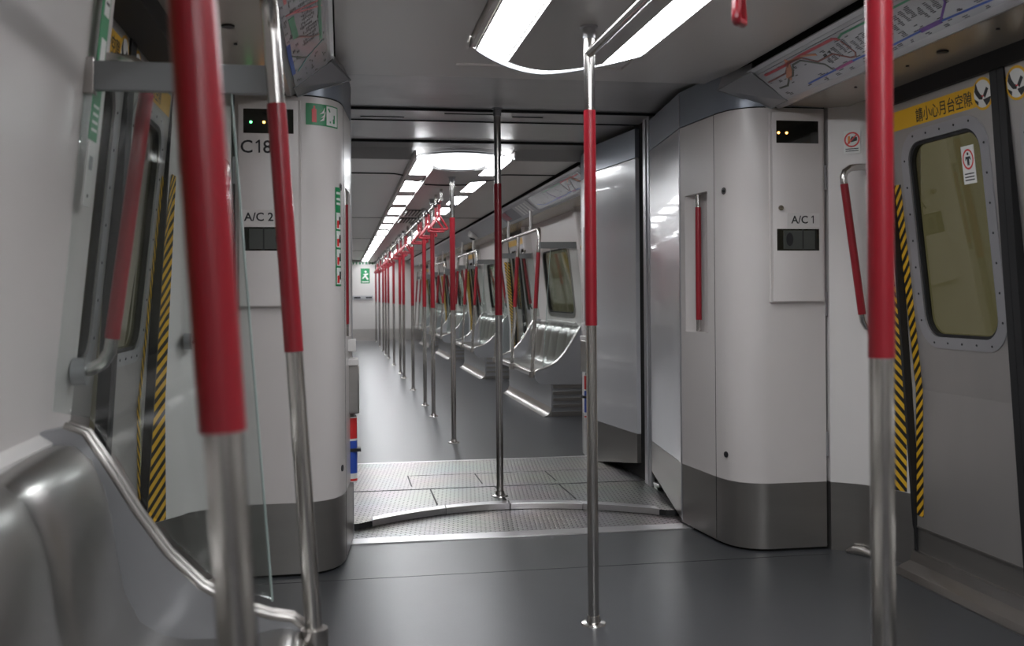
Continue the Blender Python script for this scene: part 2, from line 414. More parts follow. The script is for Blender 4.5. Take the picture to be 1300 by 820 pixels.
mb = MB(); mb.loft([[(x, 4.60, z) for x in qq] + [(x, yq(x), z + .004) for x in qq[::-1]] for z in (2.176, 2.182)]); struct(mb.build('trim_9', GCEIL, smooth=False))
mb = MB(); mb.box(-1.6, 1.6, 4.3, 7.3, 2.26, 2.28); struct(mb.build('ceiling_backing', DARKGAP, smooth=False))

# ---- cove above the walls: black gap, map lip and housing, header panel
def cove(s, y0, y1, tagn):
    mb = MB(); mb.box(min(s * .88, s * 1.1), max(s * .88, s * 1.1), y0, y1, 2.165, 2.18)
    mb.loft([[(s * .905, y, 2.112), (s * .935, y, 2.17)] for y in (y0, y1)], closed=False)
    struct(mb.build('trim_gap_' + tagn, DARKGAP, smooth=False))
    mb = MB(); mb.loft([[(s * .885, y, 2.119), (s * .899, y, 2.107), (s * .906, y, 2.115), (s * .892, y, 2.127)] for y in (y0, y1)]); struct(mb.build('trim_lip_' + tagn, LIPW, smooth=False))
    mb = MB(); mb.loft([[(s * .899, y, 2.106), (s * 1.05, y, 1.985), (s * 1.062, y, 1.976), (s * 1.08, y, 1.98), (s * 1.08, y, 2.16), (s * .94, y, 2.16)] for y in (y0, y1)]); struct(mb.build('trim_housing_' + tagn, HEAD if False else SILVER, smooth=False))
    mb = MB(); mb.loft([[(s * 1.075, y, 1.992), (s * 1.372, y, 1.985), (s * 1.372, y, 2.16), (s * 1.3, y, 2.16)] for y in (y0, y1)], closed=False); struct(mb.build('trim_header_' + tagn, HEAD, smooth=False))
    mb = MB(); mb.box(min(s * 1.0, s * 1.6), max(s * 1.0, s * 1.6), y0, y1, 2.17, 2.2); struct(mb.build('ceiling_edge_' + tagn, DARKGAP, smooth=False))
for s, nm in ((1, 'right'), (-1, 'left')):
    cove(s, NEAR0, 4.23, nm + '_near'); cove(s, 2 * G - 4.23, FAR1, nm + '_far')

# ---- body side: walls between the doors with windows, jambs, door leaves
ZR = [0, .305, .75, 1.05, 1.35, 1.65, 1.99]
def wall_piece(s, y0, y1, name, win=None):
    P = PW_(s)
    def A(y): return -s * y
    kb = MB(); kb.loft([[(s * (W(z) + d), y, z) for d, z in ((0, 0), (0, .305), (.05, .305), (.05, 0))] for y in (y0, y1)]); struct(kb.build(name.replace('wall', 'baseboard'), KICK, smooth=False))
    mb = MB()
    if win:
        w0, w1 = win
        mb.holed(P, rect(min(A(y0), A(y1)), max(A(y0), A(y1)), .75, 1.99), rrect(min(A(w0), A(w1)), max(A(w0), A(w1)), .96, 1.66, .09), 0, .05)
        mb.loft([[(s * W(z), y, z) for z in (.305, .75)] for y in (y0, y1)], closed=False)
    else:
        mb.loft([[(s * (W(z) + d), y, z) for d, z in ((0, .305), (0, .75), (0, 1.99), (.05, 1.99), (.05, .75), (.05, .305))] for y in (y0, y1)])
    o = struct(mb.build(name, WHITE, smooth=False))
    return P
WN = [0]
def window(s, y0, y1, name):
    P = PW_(s); a0, a1 = min(-s * y0, -s * y1), max(-s * y0, -s * y1)
    t = thing(name, None, None, (s * 1.45, (y0 + y1) / 2, 1.3), kind='structure')
    mb = MB(); mb.holed(P, rrect(a0 - .035, a1 + .035, .925, 1.695, .12), rrect(a0 + .01, a1 - .01, .97, 1.65, .085), .008, .02); mb.build('window_frame', STEEL, t, smooth=False)
    mb = MB(); mb.holed(P, rrect(a0 + .008, a1 - .008, .968, 1.652, .086), rrect(a0 + .022, a1 - .022, .982, 1.638, .075), .004, .03); mb.build('gasket', BLACK, t, smooth=False)
    mb = MB(); mb.slab(P, rrect(a0, a1, .96, 1.66, .09), -.018, -.012); mb.build('window_pane', WGLASS, t, smooth=False)
    mb = MB(); mb.slab(P, rect(a0 - .03, a1 + .03, .862, .885), 0, .03); mb.slab(P, rect(a0 - .03, a1 + .03, 1.60, 1.612), 0, .012) if False else None
    mb.build('window_sill', WHITE2, t, bevel=.006)
def hazard(P, a0, a1, z0, z1, c, parent, flip=1, name='hazard_strip'):
    mb = MB(); n = 6; w_ = abs(a1 - a0)
    zs = sorted([z0, z1] + [z for z in (.75,) if z0 < z < z1])
    for i in range(len(zs) - 1):
        za, zb = zs[i], zs[i + 1]
        mb.face([P(a0, za, c), P(a1, za, c), P(a1, zb, c), P(a0, zb, c)], [(0, za), (flip * w_, za), (flip * w_, zb), (0, zb)])
    o = mb.build(name, HAZ, parent, smooth=False)
    return o

def gap_icon(P, a, b, r, parent):
    """round warning picture: a boot stepping over the gap"""
    mb = MB(); mb.slab(P, ell(a, b, r, r), 0, .0014); p = mb.build('warning_disc', YEL, parent, smooth=False)
    mb = MB(); mb.slab(P, ell(a, b, r * .84, r * .84), .0014, .002); mb.build('disc_face', SIGNW, p, smooth=False)
    mb = MB()
    for pts in ([(-.75, .25), (-.55, .75), (-.42, .3), (-.2, -.02), (.02, -.12), (-.05, -.35), (-.35, -.3), (-.62, .0)], [(.05, -.1), (.42, .34), (.6, .2), (.22, -.3)],
                [(.02, -.36), (.8, -.28), (.62, -.58), (.3, -.78), (.1, -.5)], [(-.8, -.2), (-.45, -.42), (-.5, -.66), (-.75, -.4)]):
        mb.slab(P, [(a + x * r, b + y * r) for x, y in pts], .002, .0026)
    mb.build('boot_mark', INK, p, smooth=False)
    mb = MB(); mb.slab(P, [(a + x * r, b + y * r) for x, y in ((-.08, -.1), (.12, -.12), (.1, -.2), (-.08, -.18))], .0026, .003); mb.build('red_mark', SIGNR, p, smooth=False)

LEAF = [0]
def leaf(s, c, d, label, detail=True):
    """door leaf from the meeting line at Y=c towards d*Y"""
    LEAF[0] += 1
    P0 = PW_(s); rc = .012 if s > 0 else .10; P = lambda a, b, cc: P0(a, b, cc - rc)
    t = thing('door_%d' % LEAF[0], label, 'train door', (s * 1.51, c + d * .36, 0), kind='structure')
    y0, y1 = c + d * .035, c + d * DW
    def AA(ya, yb): a, b = -s * ya, -s * yb; return min(a, b), max(a, b)
    a0, a1 = AA(y0, y1); w0, w1 = AA(c + d * .135, c + d * .600)
    mb = MB(); mb.holed(P, rect(a0, a1, .75, 1.93), rrect(w0, w1, .975, 1.755, .085, 8), 0, .03)
    mb.slab(P, rect(a0, a1, .17, .75), -.03, 0)
    mb.build('leaf_panel', DOORM, t, smooth=False)
    mb = MB(); mb.slab(P, rect(a0, a1, .0, .168), -.04, -.004); mb.slab(P, rect(a0, a1, .168, .176), -.03, .003); mb.build('bottom_panel', KICK, t, smooth=False)
    mb = MB(); mb.holed(P, rrect(w0 - .05, w1 + .05, .93, 1.80, .125, 8), rrect(w0, w1, .975, 1.755, .085, 8), .004, .004); fr = mb.build('window_frame', STEEL if False else SILVER, t, smooth=False)
    if detail:
        mb = MB(); n = 0
        for k in range(7):
            z = 1.04 + k * .108
            for a in (w0 - .025, w1 + .025): mb.slab(P, ell(a, z, .0045, .0045, 8), .004, .0055)
        for k in range(5):
            a = w0 + .05 + (w1 - w0 - .1) * k / 4
            for z in (.952, 1.778): mb.slab(P, ell(a, z, .0045, .0045, 8), .004, .0055)
        o = mb.build('screw_heads', INK, fr, smooth=False); o['kind'] = 'stuff'
    mb = MB(); mb.holed(P, rrect(w0 - .001, w1 + .001, .974, 1.756, .086, 8), rrect(w0 + .012, w1 - .012, .987, 1.743, .075, 8), -.004, .02); mb.build('gasket', BLACK, t, smooth=False)
    mb = MB(); mb.slab(P, rrect(w0, w1, .975, 1.755, .085, 8), -.024, -.018); mb.build('window_pane', WGLASS, t, smooth=False)
    g0, g1 = AA(c + d * .001, c + d * .038)
    mb = MB(); mb.slab(P, rect(g0, g1, .05, 1.93), -.03, .006); mb.build('edge_rubber', BLACK, t, smooth=False)
    # banner along the top of the leaf
    b0, b1 = AA(c + d * .07, c + d * .70)
    mb = MB(); mb.slab(P, rect(b0, b1, 1.818, 1.895), 0, .001); bn = mb.build('yellow_banner', YEL, t, smooth=False)
    if detail:
        am = -s * (c + d * .36)
        text(P, '請小心月台空隙', -s * (c + d * .335), 1.832, .058, .0016, INK, bn, bold=.0006, sx=.9)
        gap_icon(P, -s * (c + d * .092), 1.858, .058, t)
        k0, k1 = AA(c + d * .20, c + d * .275)
        if (s == 1 and d == 1) or (s == -1 and d == -1):
            mb = MB(); mb.slab(P, rect(k0, k1, 1.555, 1.695), -.017, -.015); st = mb.build('door_sticker', SIGNW, t, smooth=False)
            cx = (k0 + k1) / 2
            mb = MB(); mb.holed(P, ell(cx, 1.645, .032, .038), ell(cx, 1.645, .026, .031), -.0145, .0005); mb.build('red_ring', SIGNR, st, smooth=False)
            mb = MB(); mb.slab(P, ell(cx, 1.665, .005, .006, 10), -.015, -.0143); mb.slab(P, [(cx - .014, 1.655), (cx + .014, 1.655), (cx + .016, 1.64), (cx + .006, 1.648), (cx + .006, 1.622), (cx + .001, 1.622), (cx, 1.635), (cx - .001, 1.622), (cx - .006, 1.622), (cx - .006, 1.648), (cx - .016, 1.64)], -.015, -.0143)
            for zz in (1.593, 1.581, 1.57): mb.slab(P, rect(cx - .028, cx + .028, zz - .0035, zz + .001), -.015, -.0143)
            mb.build('printed_figure', INK, st, smooth=False)
    h0 = c + d * (DW - .054); h1 = c + d * (DW - .004)
    ha, hb = -s * h0, -s * h1
    if d > 0: hazard(P, ha, hb, .22, 1.60, .0012, t, flip=1)
    mb = MB(); e0, e1 = AA(c + d * (DW - .004), c + d * (DW + .013))
    ol = rect(e0, e1, .03, 1.93)
    mb.slab(P, ol, -.03, .0015); mb.build('side_rubber', BLACK, t, smooth=False)
    return t

def jamb(s, c, d, name, cab=False):
    """white pillar between the door edge and the cabinet or the wall"""
    def ring(z):
        w_ = W(z)
        e_ = .05 if s < 0 else 0
        if cab and s < 0: q = [(w_ + .095, .736), (w_ + .085, .77), (w_ * .5 + 1.48 * .5 + .045, .86), (1.485, .94), (1.465, .985), (1.43, 1.01), (1.36, 1.045), (1.302, 1.072), (1.302, 1.12), (1.56, 1.12), (1.60, .742)]
        elif not cab and s < 0 and d < 0: q = [(w_ + .09, .668), (w_ + .004, .660), (w_, .68), (w_, .86), (w_, 1.0), (1.56, 1.0), (1.58, .668)]
        elif cab: q = [(w_ + .002, .736), (w_ - .004, .77), (w_ * .5 + 1.44 * .5 - .012, .86), (1.425, .94), (1.412, .975), (1.385, 1.005), (1.335, 1.045), (1.302, 1.072), (1.302, 1.12), (1.52, 1.12), (1.55, .742)]
        else: q = [(w_ + .010, .743), (w_ - .064, .803), (w_ - .074, .825), (w_ - .076, .90), (w_ - .060, .955), (w_, 1.0), (1.56, 1.0), (1.56, .742)]
        return [Vector((s * x, c + d * y, z)) for x, y in q]
    mb = MB(); mb.loft([ring(z) for z in (.305, .75, 1.2, 1.6, 2.0)]); o = struct(mb.build(name, WHITE2 if cab else WHITE, smooth=cab))
    mb = MB(); mb.loft([ring(z) for z in (0, .305)]); struct(mb.build(name.replace('wall', 'baseboard'), KICK, smooth=cab))
    return o

# strip on the jamb beside each door
def jamb_tape(s, c, d, cab, label):
    if cab:
        q0 = (lambda z: (W(z) - .004, .772)) if s > 0 else (lambda z: (W(z) + .083, .772)); q1 = (lambda z: (W(z) * .5 + .72 - .012, .858)) if s > 0 else (lambda z: (W(z) * .5 + .74 + .043, .858))
    else:
        q0 = lambda z: (W(z) + .003, .745); q1 = lambda z: (W(z) - .063, .799)
    mb = MB(); zs = [.308, .75, 1.15, 1.62]
    for i in range(3):
        za, zb = zs[i], zs[i + 1]; ps = [(q0(za), za), (q1(za), za), (q1(zb), zb), (q0(zb), zb)]
        f = -1
        mb.face([Vector((s * (q[0] - .002), c + d * q[1], z)) for q, z in ps], [(0, za), (.09 * f, za), (.09 * f, zb), (0, zb)])
    o = mb.build('hazard_tape', HAZ, smooth=False); tag(o, label, 'warning tape')
    return o

def side(s, doors, y0, y1, nm, cabend):
    """doors sorted along Y; bench bays between them"""
    P = PW_(s)
    bays = []
    ed = sorted(doors)
    bounds = [y0] + [v for c in ed for v in (c - .742, c + .742)] + [y1]
    for i in range(0, len(bounds), 2):
        a, b = bounds[i], bounds[i + 1]
        if b - a < 1: 
            continue
        c0 = a + .258 if i else a; c1 = b - .258 if i < len(bounds) - 2 else b
        if i < len(bounds) - 2 or not cabend: pass
        bays.append((c0, c1))
        win = None
        if c1 - c0 > 1.9: mid = (c0 + c1) / 2; win = (mid - .66, mid + .66)
        wall_piece(s, c0, c1, 'wall_%s_%d' % (nm, i // 2 + 1), win)
        if win:
            WN[0] += 1; window(s, win[0], win[1], 'window_%d' % WN[0])
    for j, c in enumerate(ed):
        near = nm.endswith('near')
        for d in (-1, 1):
            cab = (near and c == ed[-1] and d == 1) or (not near and c == ed[0] and d == -1)
            jamb(s, c, d, 'wall_%s_jamb_%d_%d' % (nm, j + 1, (d + 3) // 2), cab)
            sd = 'right' if s > 0 else 'left'
            if near: where = ('the nearest %s doorway, ' % sd if c == ed[-1] else 'the %s doorway behind the camera, ' % sd) + ('its far jamb' if d > 0 else 'its near jamb')
            else: where = 'the %s %s doorway past the gangway, %s' % (ORD[j], sd, 'far jamb' if d > 0 else 'near jamb')
            if d > 0: jamb_tape(s, c, d, cab, 'yellow and black striped tape on ' + where)
            leaf(s, c, d, 'grey door leaf with rounded window, %s half of %s' % ('far' if d > 0 else 'near', where.rsplit(',', 1)[0]), detail=(near or j < 1))
        # header rubber, sill
        mb = MB(); mb.loft([[(s * (W(1.925) - .004), y, 1.925), (s * (W(1.985) - .006), y, 1.990), (s * (1.45 if s > 0 else 1.62), y, 1.995), (s * (1.45 if s > 0 else 1.62), y, 1.918)] for y in (c - .80, c + .80)]); struct(mb.build('trim_doorhead_%s_%d' % (nm, j + 1), BLACK, smooth=False))
        mb = MB(); mb.box(min(s * 1.37, s * 1.497), max(s * 1.37, s * 1.497), c - .74, c + .74, .0, .006)
        mb.loft([[(s * 1.43, y, .006), (s * 1.455, y, .018), (s * 1.485, y, .03), (s * 1.497, y, .07), (s * 1.55, y, .07), (s * 1.55, y, 0), (s * 1.43, y, 0)] for y in (c - .74, c + .74)])
        struct(mb.build('trim_doorsill_%s_%d' % (nm, j + 1), STEEL))
    return bays
BAYS = {}
for s, sd in ((1, 'right'), (-1, 'left')):
    BAYS[s, 0] = side(s, DN, NEAR0, DN[0] + .742, sd + '_near', True)
    BAYS[s, 1] = side(s, DF, DF[0] - .742, FAR1, sd + '_far', True)

# ---- cabinets at the four corners of the gangway
PLAN = [(1.288, 4.25), (1.02, 4.252), (.975, 4.262), (.935, 4.282), (.900, 4.315), (.874, 4.36), (.858, 4.415), (.850, 4.47)]
SIDE_A, SIDE_B = (.850, 4.47), (.815, 4.86)
SIDE_C = (.905, 5.64)
ZB, ZT = .305, 1.985
def cabinet(s, tt, label, name='equipment_cabinet'):
    def Q(x, y, z): return Vector((s * x, y if tt < 0 else 2 * G - y, z))
    base = Q(1.05, 4.5, 0)
    t = thing(name, label, 'cabinet', base)
    back = [(.89, 4.86), (1.288, 4.86)]
    # side face frame: u along side from A to B
    A = Vector(SIDE_A); B = Vector(SIDE_B); L = (B - A).length; u = (B - A) / L; n2 = Vector((-u.y, u.x))   # towards the aisle
    if n2.x > 0: n2 = -n2
    def PS(a, b, c): p = A + u * a + n2 * c; return Q(p.x, p.y, b)
    mb = MB(); out = PLAN
    mb.loft([[Q(x, y, z) for x, y in out] for z in (ZB, ZT)], closed=False)
    N0, N1 = .075, .325
    mb.holed(PS, rect(0, L, ZB, ZT), rect(N0, N1, .97, 1.64), 0)
    mb.loft([[Q(x, y, z) for x, y in [SIDE_B] + back + [PLAN[0]]] for z in (ZB, ZT)], closed=False)
    body = mb.build('body', WHITE, t, sharp=50)
    mb = MB()   # niche: slanted top and bottom, round back
    ring = []
    dep = [0, .028, .045, .052, .045, .028, 0]
    aa = [N0 + (N1 - N0) * k / 6 for k in range(7)]
    mb.loft([[PS(a, z, -dd * f) for a, dd in zip(aa, dep)] for z, f in ((.97, 1), (.985, 1), (1.62, 1), (1.64, 1))], closed=False)
    mb.face([PS(a, .97, -dd) for a, dd in zip(aa, dep)]); mb.face([PS(a, 1.64, -dd) for a, dd in zip(aa, dep)])
    mb.build('handle_recess', WHITE, t, smooth=True, sharp=50)
    hx = (N0 + N1) / 2
    mb = MB(); mb.tube([PS(hx, .975, -.012), PS(hx, 1.635, -.012)], .0125); h = mb.build('grip_bar', POLE, t)
    mb = MB(); mb.tube([PS(hx, 1.03, -.012), PS(hx, 1.575, -.012)], .0145); mb.build('red_sleeve', RED, h)
    # kick plate and top band
    full = PLAN + [SIDE_B] + back
    mb = MB(); mb.loft([[Q(x, y, z) for x, y in full] for z in (.012, ZB)]); mb.build('kick_plate', KICK, t, sharp=50)
    mb = MB(); mb.loft([[Q(x, y, z) for x, y in full] for z in (ZT + .006, 2.165)]); mb.build('top_band', BAND, t, sharp=50)
    # seams
    mb = MB()
    mb.box(0, 0, 0, 0, 0, 0) if False else None
    for a in (.0,): mb.slab(PS, rect(a - .0015, a + .0015, .02, 1.985), -.002, .0007)
    mb.loft([[Q(x, y, z) for x, y in [(x_ + .004, y_ + .004) for x_, y_ in PLAN]] for z in (ZT - .001, ZT + .008)], closed=False)
    mb.loft([[Q(x + .01, y + .01, z) for x, y in full] for z in (0, .014)])
    mb.build('seam', DARKGAP, t, smooth=False)
    mb = MB(); mb.slab(PS, rect(L - .012, L, .02, 1.985), -.004, .0025); mb.slab(PS, rect(L - .012, L, 1.99, 2.15), -.004, .0025); mb.build('edge_trim', SILVER, t, smooth=False)
    # lock and plug on the rounded corner
    def PC(a, b, c): return Q(.862 + .0 + a * .35, 4.405 - a * .93 - 0, b) + (Q(.0, .0, 0) - Q(.93, .35, 0)).normalized() * c if False else None
    nx = Vector((-.96, -.30)).normalized()
    def disc(cx, cy, z, r, c0, c1, nm, m_, par):
        ux = Vector((-nx.y, nx.x)); mbx = MB()
        rr = []
        for c in (c0, c1): rr.append([Q(cx + ux.x * r * math.cos(k * .3927) + nx.x * c, cy + ux.y * r * math.cos(k * .3927) + nx.y * c, z + r * math.sin(k * .3927)) for k in range(16)])
        mbx.loft(rr); return mbx.build(nm, m_, par)
    lk = disc(.866, 4.385, 1.625, .016, -.004, .004, 'lock', POLE, t); disc(.866, 4.385, 1.625, .007, .004, .006, 'keyhole', INK, lk)
    disc(.866, 4.385, .42, .014, -.004, .003, 'plug', INK, t)
    # locker door on the front
    sg = 1 if tt < 0 else -1
    def PF(a, b, c):
        """front face: a is X distance from the body side (1.285) inwards -> viewer coordinate"""
        return Q(a, 4.2505 - c, b)
    x0, x1 = 1.022, 1.276
    mb = MB(); mb.loft([[PF(x0, z, 0) for z in (1.115, 1.965)], [PF(x0 + .004, z, .010) for z in (1.117, 1.963)], [PF(x0 + .016, z, .018) for z in (1.120, 1.960)], [PF(x1 - .004, z, .018) for z in (1.120, 1.960)], [PF(x1, z, 0) for z in (1.115, 1.965)]], closed=False)
    mb.slab(PF, rect(x0 + .002, x1 - .001, 1.115, 1.965), 0, .0155)
    dr = mb.build('cabinet_door', WHITE, t, sharp=50)
    def LX(px): return px
    mir = -1 if s > 0 else 1
    # display windows
    d0, d1 = 1.052, 1.252
    mb = MB(); mb.slab(PF, rect(d0, d1, 1.825, 1.925), .016, .0186); mb.build('display', GLOSSBLK, dr, smooth=False)
    mb = MB(); mb.slab(PF, rect(d0, d1, 1.345, 1.442), .016, .0186); w2 = mb.build('gauge_window', GLOSSBLK, dr, smooth=False)
    mb = MB(); mb.slab(PF, ell(d0 + .06, 1.395, .017, .03, 16), .0186, .019); mb.slab(PF, rect(d0 + .12, d0 + .126, 1.345, 1.442), .0186, .019); mb.build('gauge', INK, w2, smooth=False)
    mb = MB(); mb.slab(PF, rect(d0 + .03, d1 - .02, 1.352, 1.435), .0186, .0188); mb.build('gauge_plate', mat('gauge_grey', (.07, .075, .07), .3), w2, smooth=False)
    LED = mat('led_amber', (.5, .3, .05), .5, emis=(1, .45, .08), estr=9); LEDG = mat('led_green', (.05, .5, .1), .5, emis=(.1, 1, .25), estr=7)
    if tt < 0:
        xs_ = [(-1.222, LEDG), (-1.170, LED), (-1.118, LED)] if s < 0 else [(1.062, LED), (1.100, LED)]
        for xx, lm in xs_:
            mb = MB(); mb.slab(PF, ell(abs(xx), 1.870, .0052, .0052, 12), .0186, .0215); mb.build('status_light', lm, dr, smooth=False)
        mb = MB(); lx = 1.062 if s > 0 else 1.07
        if s > 0:
            mb.slab(PF, ell(1.070, 1.535, .012, .012, 16), .018, .024); mb.build('lock', POLE, dr)
        mb = MB(); mb.slab(PF, rect(1.10, 1.255, 1.452, 1.512) if s > 0 else rect(1.10, 1.265, 1.452, 1.512), .018, .0186); lb = mb.build('label_plate', WHITE2, dr, smooth=False)
        PT = lambda a, b, c: PF(a * s, b, c)
        text(PT, 'A/C' if s > 0 else 'A/C 2', 1.160 if s > 0 else -1.193, 1.467, .048, .0192, INK, lb, bold=.0008)
        if s > 0: one(PT, 1.222, 1.467, .035, .0192, INK, lb)
        if s < 0: text(PT, 'C', -1.240, 1.745, .074, .0192, INK, dr, name='car_number', bold=.0008); one(PT, -1.193, 1.745, .053, .0192, INK, dr, 'car_number'); text(PT, '8', -1.157, 1.745, .074, .0192, INK, dr, name='car_number', bold=.0008)
    for z in (.42, 1.05, 1.62):
        mb = MB(); mb.box(*sorted((s * 1.287, s * 1.297)), *sorted((Q(0, 4.246, 0).y, Q(0, 4.26, 0).y)), z, z + .11)
        mb.build('hinge', SILVER, t, smooth=False)
    return t
CAB = {}
CAB[1, -1] = cabinet(1, -1, 'white rounded equipment cabinet marked A/C 1, right of the gangway')
CAB[-1, -1] = cabinet(-1, -1, 'white rounded equipment cabinet marked C 18 and A/C 2, left of the gangway')
CAB[1, 1] = cabinet(1, 1, 'white cabinet on the right side of the gangway, at its far end')
CAB[-1, 1] = cabinet(-1, 1, 'hidden white cabinet on the left side of the gangway, at its far end')
# panels between cabinet and gangway ring, ring column
for s, sd in ((1, 'right'), (-1, 'left')):
    for tt, fn in ((-1, 'near'), (1, 'far')):
        def Q(x, y, z, s=s, tt=tt): return Vector((s * x, y if tt < 0 else 2 * G - y, z))
        def wallp(z0l, z0r, z1, name, m_):
            (xa, ya), (xb, yb) = (SIDE_B[0] + .002, SIDE_B[1] + .004), SIDE_C
            mb = MB(); mb.loft([[Q(xa, ya, z0l), Q(xb, yb, z0r), Q(xb + .03, yb, z0r), Q(xa + .03, ya, z0l)], [Q(xa, ya, z1), Q(xb, yb, z1), Q(xb + .03, yb, z1), Q(xa + .03, ya, z1)]])
            struct(mb.build(name, m_, smooth=False))
        wallp(.02, .13, .305, 'baseboard_gangway_%s_%s' % (sd, fn), KICK)
        wallp(.307, .307, 1.985, 'wall_gangway_%s_%s' % (sd, fn), GWHITE)
        wallp(1.990, 1.990, 2.165, 'trim_gangway_%s_%s' % (sd, fn), BAND)
    mb = MB(); mb.box(*sorted((s * .93, s * 1.05)), 4.9, 6.67, 0, 2.2); struct(mb.build('wall_bellows_' + sd, DARKGAP, smooth=False))
    mb = MB(); mb.box(*sorted((s * .905, s * .95)), 5.655, 5.775, 0.036, 2.19); mb.box(*sorted((s * .899, s * .906)), 5.70, 5.712, .036, 2.18); struct(mb.build('trim_ring_' + sd, SILVER, bevel=.004))
    mb = MB(); mb.box(*sorted((s * .935, s * .96)), 5.775, 5.93, 0.036, 2.19); struct(mb.build('trim_ringgap_' + sd, BLACK, smooth=False))
    for tt in (-1, 1):   # bulkhead filling between cabinet and body side, and above
        y0, y1 = (4.30, 4.9) if tt < 0 else (2 * G - 4.9, 2 * G - 4.30)
        mb = MB(); mb.box(*sorted((s * 1.30, s * 1.6)), y0, y1, 0, 2.25); struct(mb.build('wall_bulkhead_%s_%d' % (sd, (tt + 3) // 2), BLACK, smooth=False))
mb = MB(); mb.box(.91, .96, 5.56, 5.62, .036, .06); mb.box(.90, .93, 5.50, 5.60, .06, .075); o = mb.build('floor_bracket', ALU, bevel=.004); tag(o, 'small silver bracket on the floor at the foot of the right gangway ring', 'bracket')
# front corner toe coves by the doors
for s, sd in ((1, 'right'), (-1, 'left')):
    mb = MB(); mb.tube([(s * 1.345, 4.18, .004), (s * 1.37, 4.16, .012), (s * 1.40, 4.125, .012), (s * 1.42, 4.04, .004)], [.008, .026, .026, .01], 12)
    struct(mb.build('trim_toe_' + sd, STEEL))

# ---- end walls
mb = MB(); mb.box(-1.56, 1.56, FAR1, FAR1 + .05, .31, 2.2); struct(mb.build('wall_far_end', WHITE2, smooth=False))
mb = MB(); mb.box(-1.56, 1.56, FAR1 - .003, FAR1 + .05, 0, .31); struct(mb.build('baseboard_far_end', STEEL, smooth=False))
mb = MB(); mb.box(-1.56, 1.56, NEAR0 - .05, NEAR0, 0, 2.2); struct(mb.build('wall_rear', WHITE, smooth=False))
mb = MB(); mb.box(-.72, -.70, FAR1 - .006, FAR1, .02, 2.0); mb.box(.08, .10, FAR1 - .006, FAR1, .02, 2.0); struct(mb.build('trim_enddoor', SILVER, smooth=False))
PE = lambda a, b, c: Vector((a, FAR1 - c, b))
mb = MB(); mb.slab(PE, rect(-.37, -.13, 1.53, 1.93), 0, .004); sg = mb.build('exit_sign', GREEN, smooth=False); tag(sg, 'green upright safety sign on the far end wall', 'sign')
mb = MB()
for pts in (ell(-.24, 1.84, .028, .028, 12), [(-.31, 1.77), (-.18, 1.80), (-.17, 1.77), (-.23, 1.74), (-.16, 1.64), (-.20, 1.62), (-.25, 1.70), (-.32, 1.64), (-.33, 1.67), (-.27, 1.74)], rect(-.34, -.16, 1.56, 1.585)): mb.slab(PE, pts, .004, .006)
mb.build('running_figure', SIGNW, sg, smooth=False)
mb = MB(); mb.slab(PE, rect(-.62, .38, 2.02, 2.12), 0, .02); o = mb.build('header_sign', SIGNW, smooth=False); tag(o, 'long white strip sign with green marks above the far end wall', 'sign')
mb = MB()
for k in range(11): mb.slab(PE, rect(-.58 + k * .085, -.55 + k * .085 + random.random() * .025, 2.035, 2.10), .02, .022)
mb.build('green_marks', GREEN, o, smooth=False)
t = thing('wall_rail', 'short dark grip rail across the far end wall below the green sign', 'rail', (-.3, FAR1, 1.15))
mb = MB(); mb.slab(PE, rect(-.60, -.05, 1.10, 1.20), 0, .03); mb.build('backplate', SILVER, t, smooth=False)
mb = MB(); mb.slab(PE, rect(-.55, -.38, 1.13, 1.17), .03, .05); mb.slab(PE, rect(-.24, -.08, 1.13, 1.17), .03, .05); mb.build('bar', INK, t, smooth=False)

# ---- centre poles
PR = .0195
def pole(y, z0, z1, label, red=(1.046, 1.80), rail=None):
    t = thing('grab_pole', label, 'pole', (0, y, z0), 'centre grab poles')
    mb = MB(); mb.tube([(0, y, z0), (0, y, z1)], PR, 20); mb.build('pole_tube', POLE, t)
    mb = MB(); mb.tube([(0, y, red[0]), (0, y, red[1])], PR + .0016, 20); mb.build('red_sleeve', RED, t)
    mb = MB(); mb.tube([(0, y, z0), (0, y, z0 + .006), (0, y, z0 + .010), (0, y, z0 + .03)], [.045, .042, .026, .022], 20); mb.build('floor_flange', POLE, t)
    mb = MB(); mb.tube([(0, y, z1 - .045), (0, y, z1 - .008), (0, y, z1 - .006), (0, y, z1)], [.0225, .0225, .031, .031], 20); mb.build('ceiling_flange', SILVER, t)
    return t
p0 = pole(1.51, 0, 2.095, 'red sleeved steel pole standing nearest, in front of the right doorway')
p1 = pole(3.44, 0, 2.095, 'red sleeved steel pole before the gangway, left of the A/C 1 cabinet')
p2 = pole(5.56, .036, 2.20, 'thinner looking red sleeved pole standing on the steel gangway plates', red=(1.046, 1.78))
p3 = pole(7.92, 0, 2.095, 'red sleeved pole standing first beyond the gangway', red=(1.046, 1.775))
ys = [9.716, 10.711, 12.54, 14.40, 15.31, 17.2, 19.2, 20.4, 21.68, 23.8, 26.35]
for k, y in enumerate(ys): copy_thing(p3, (0, y - 7.92, 0), 'red sleeved pole in the far car, %s beyond the gangway counting away' % ORD[k + 1])

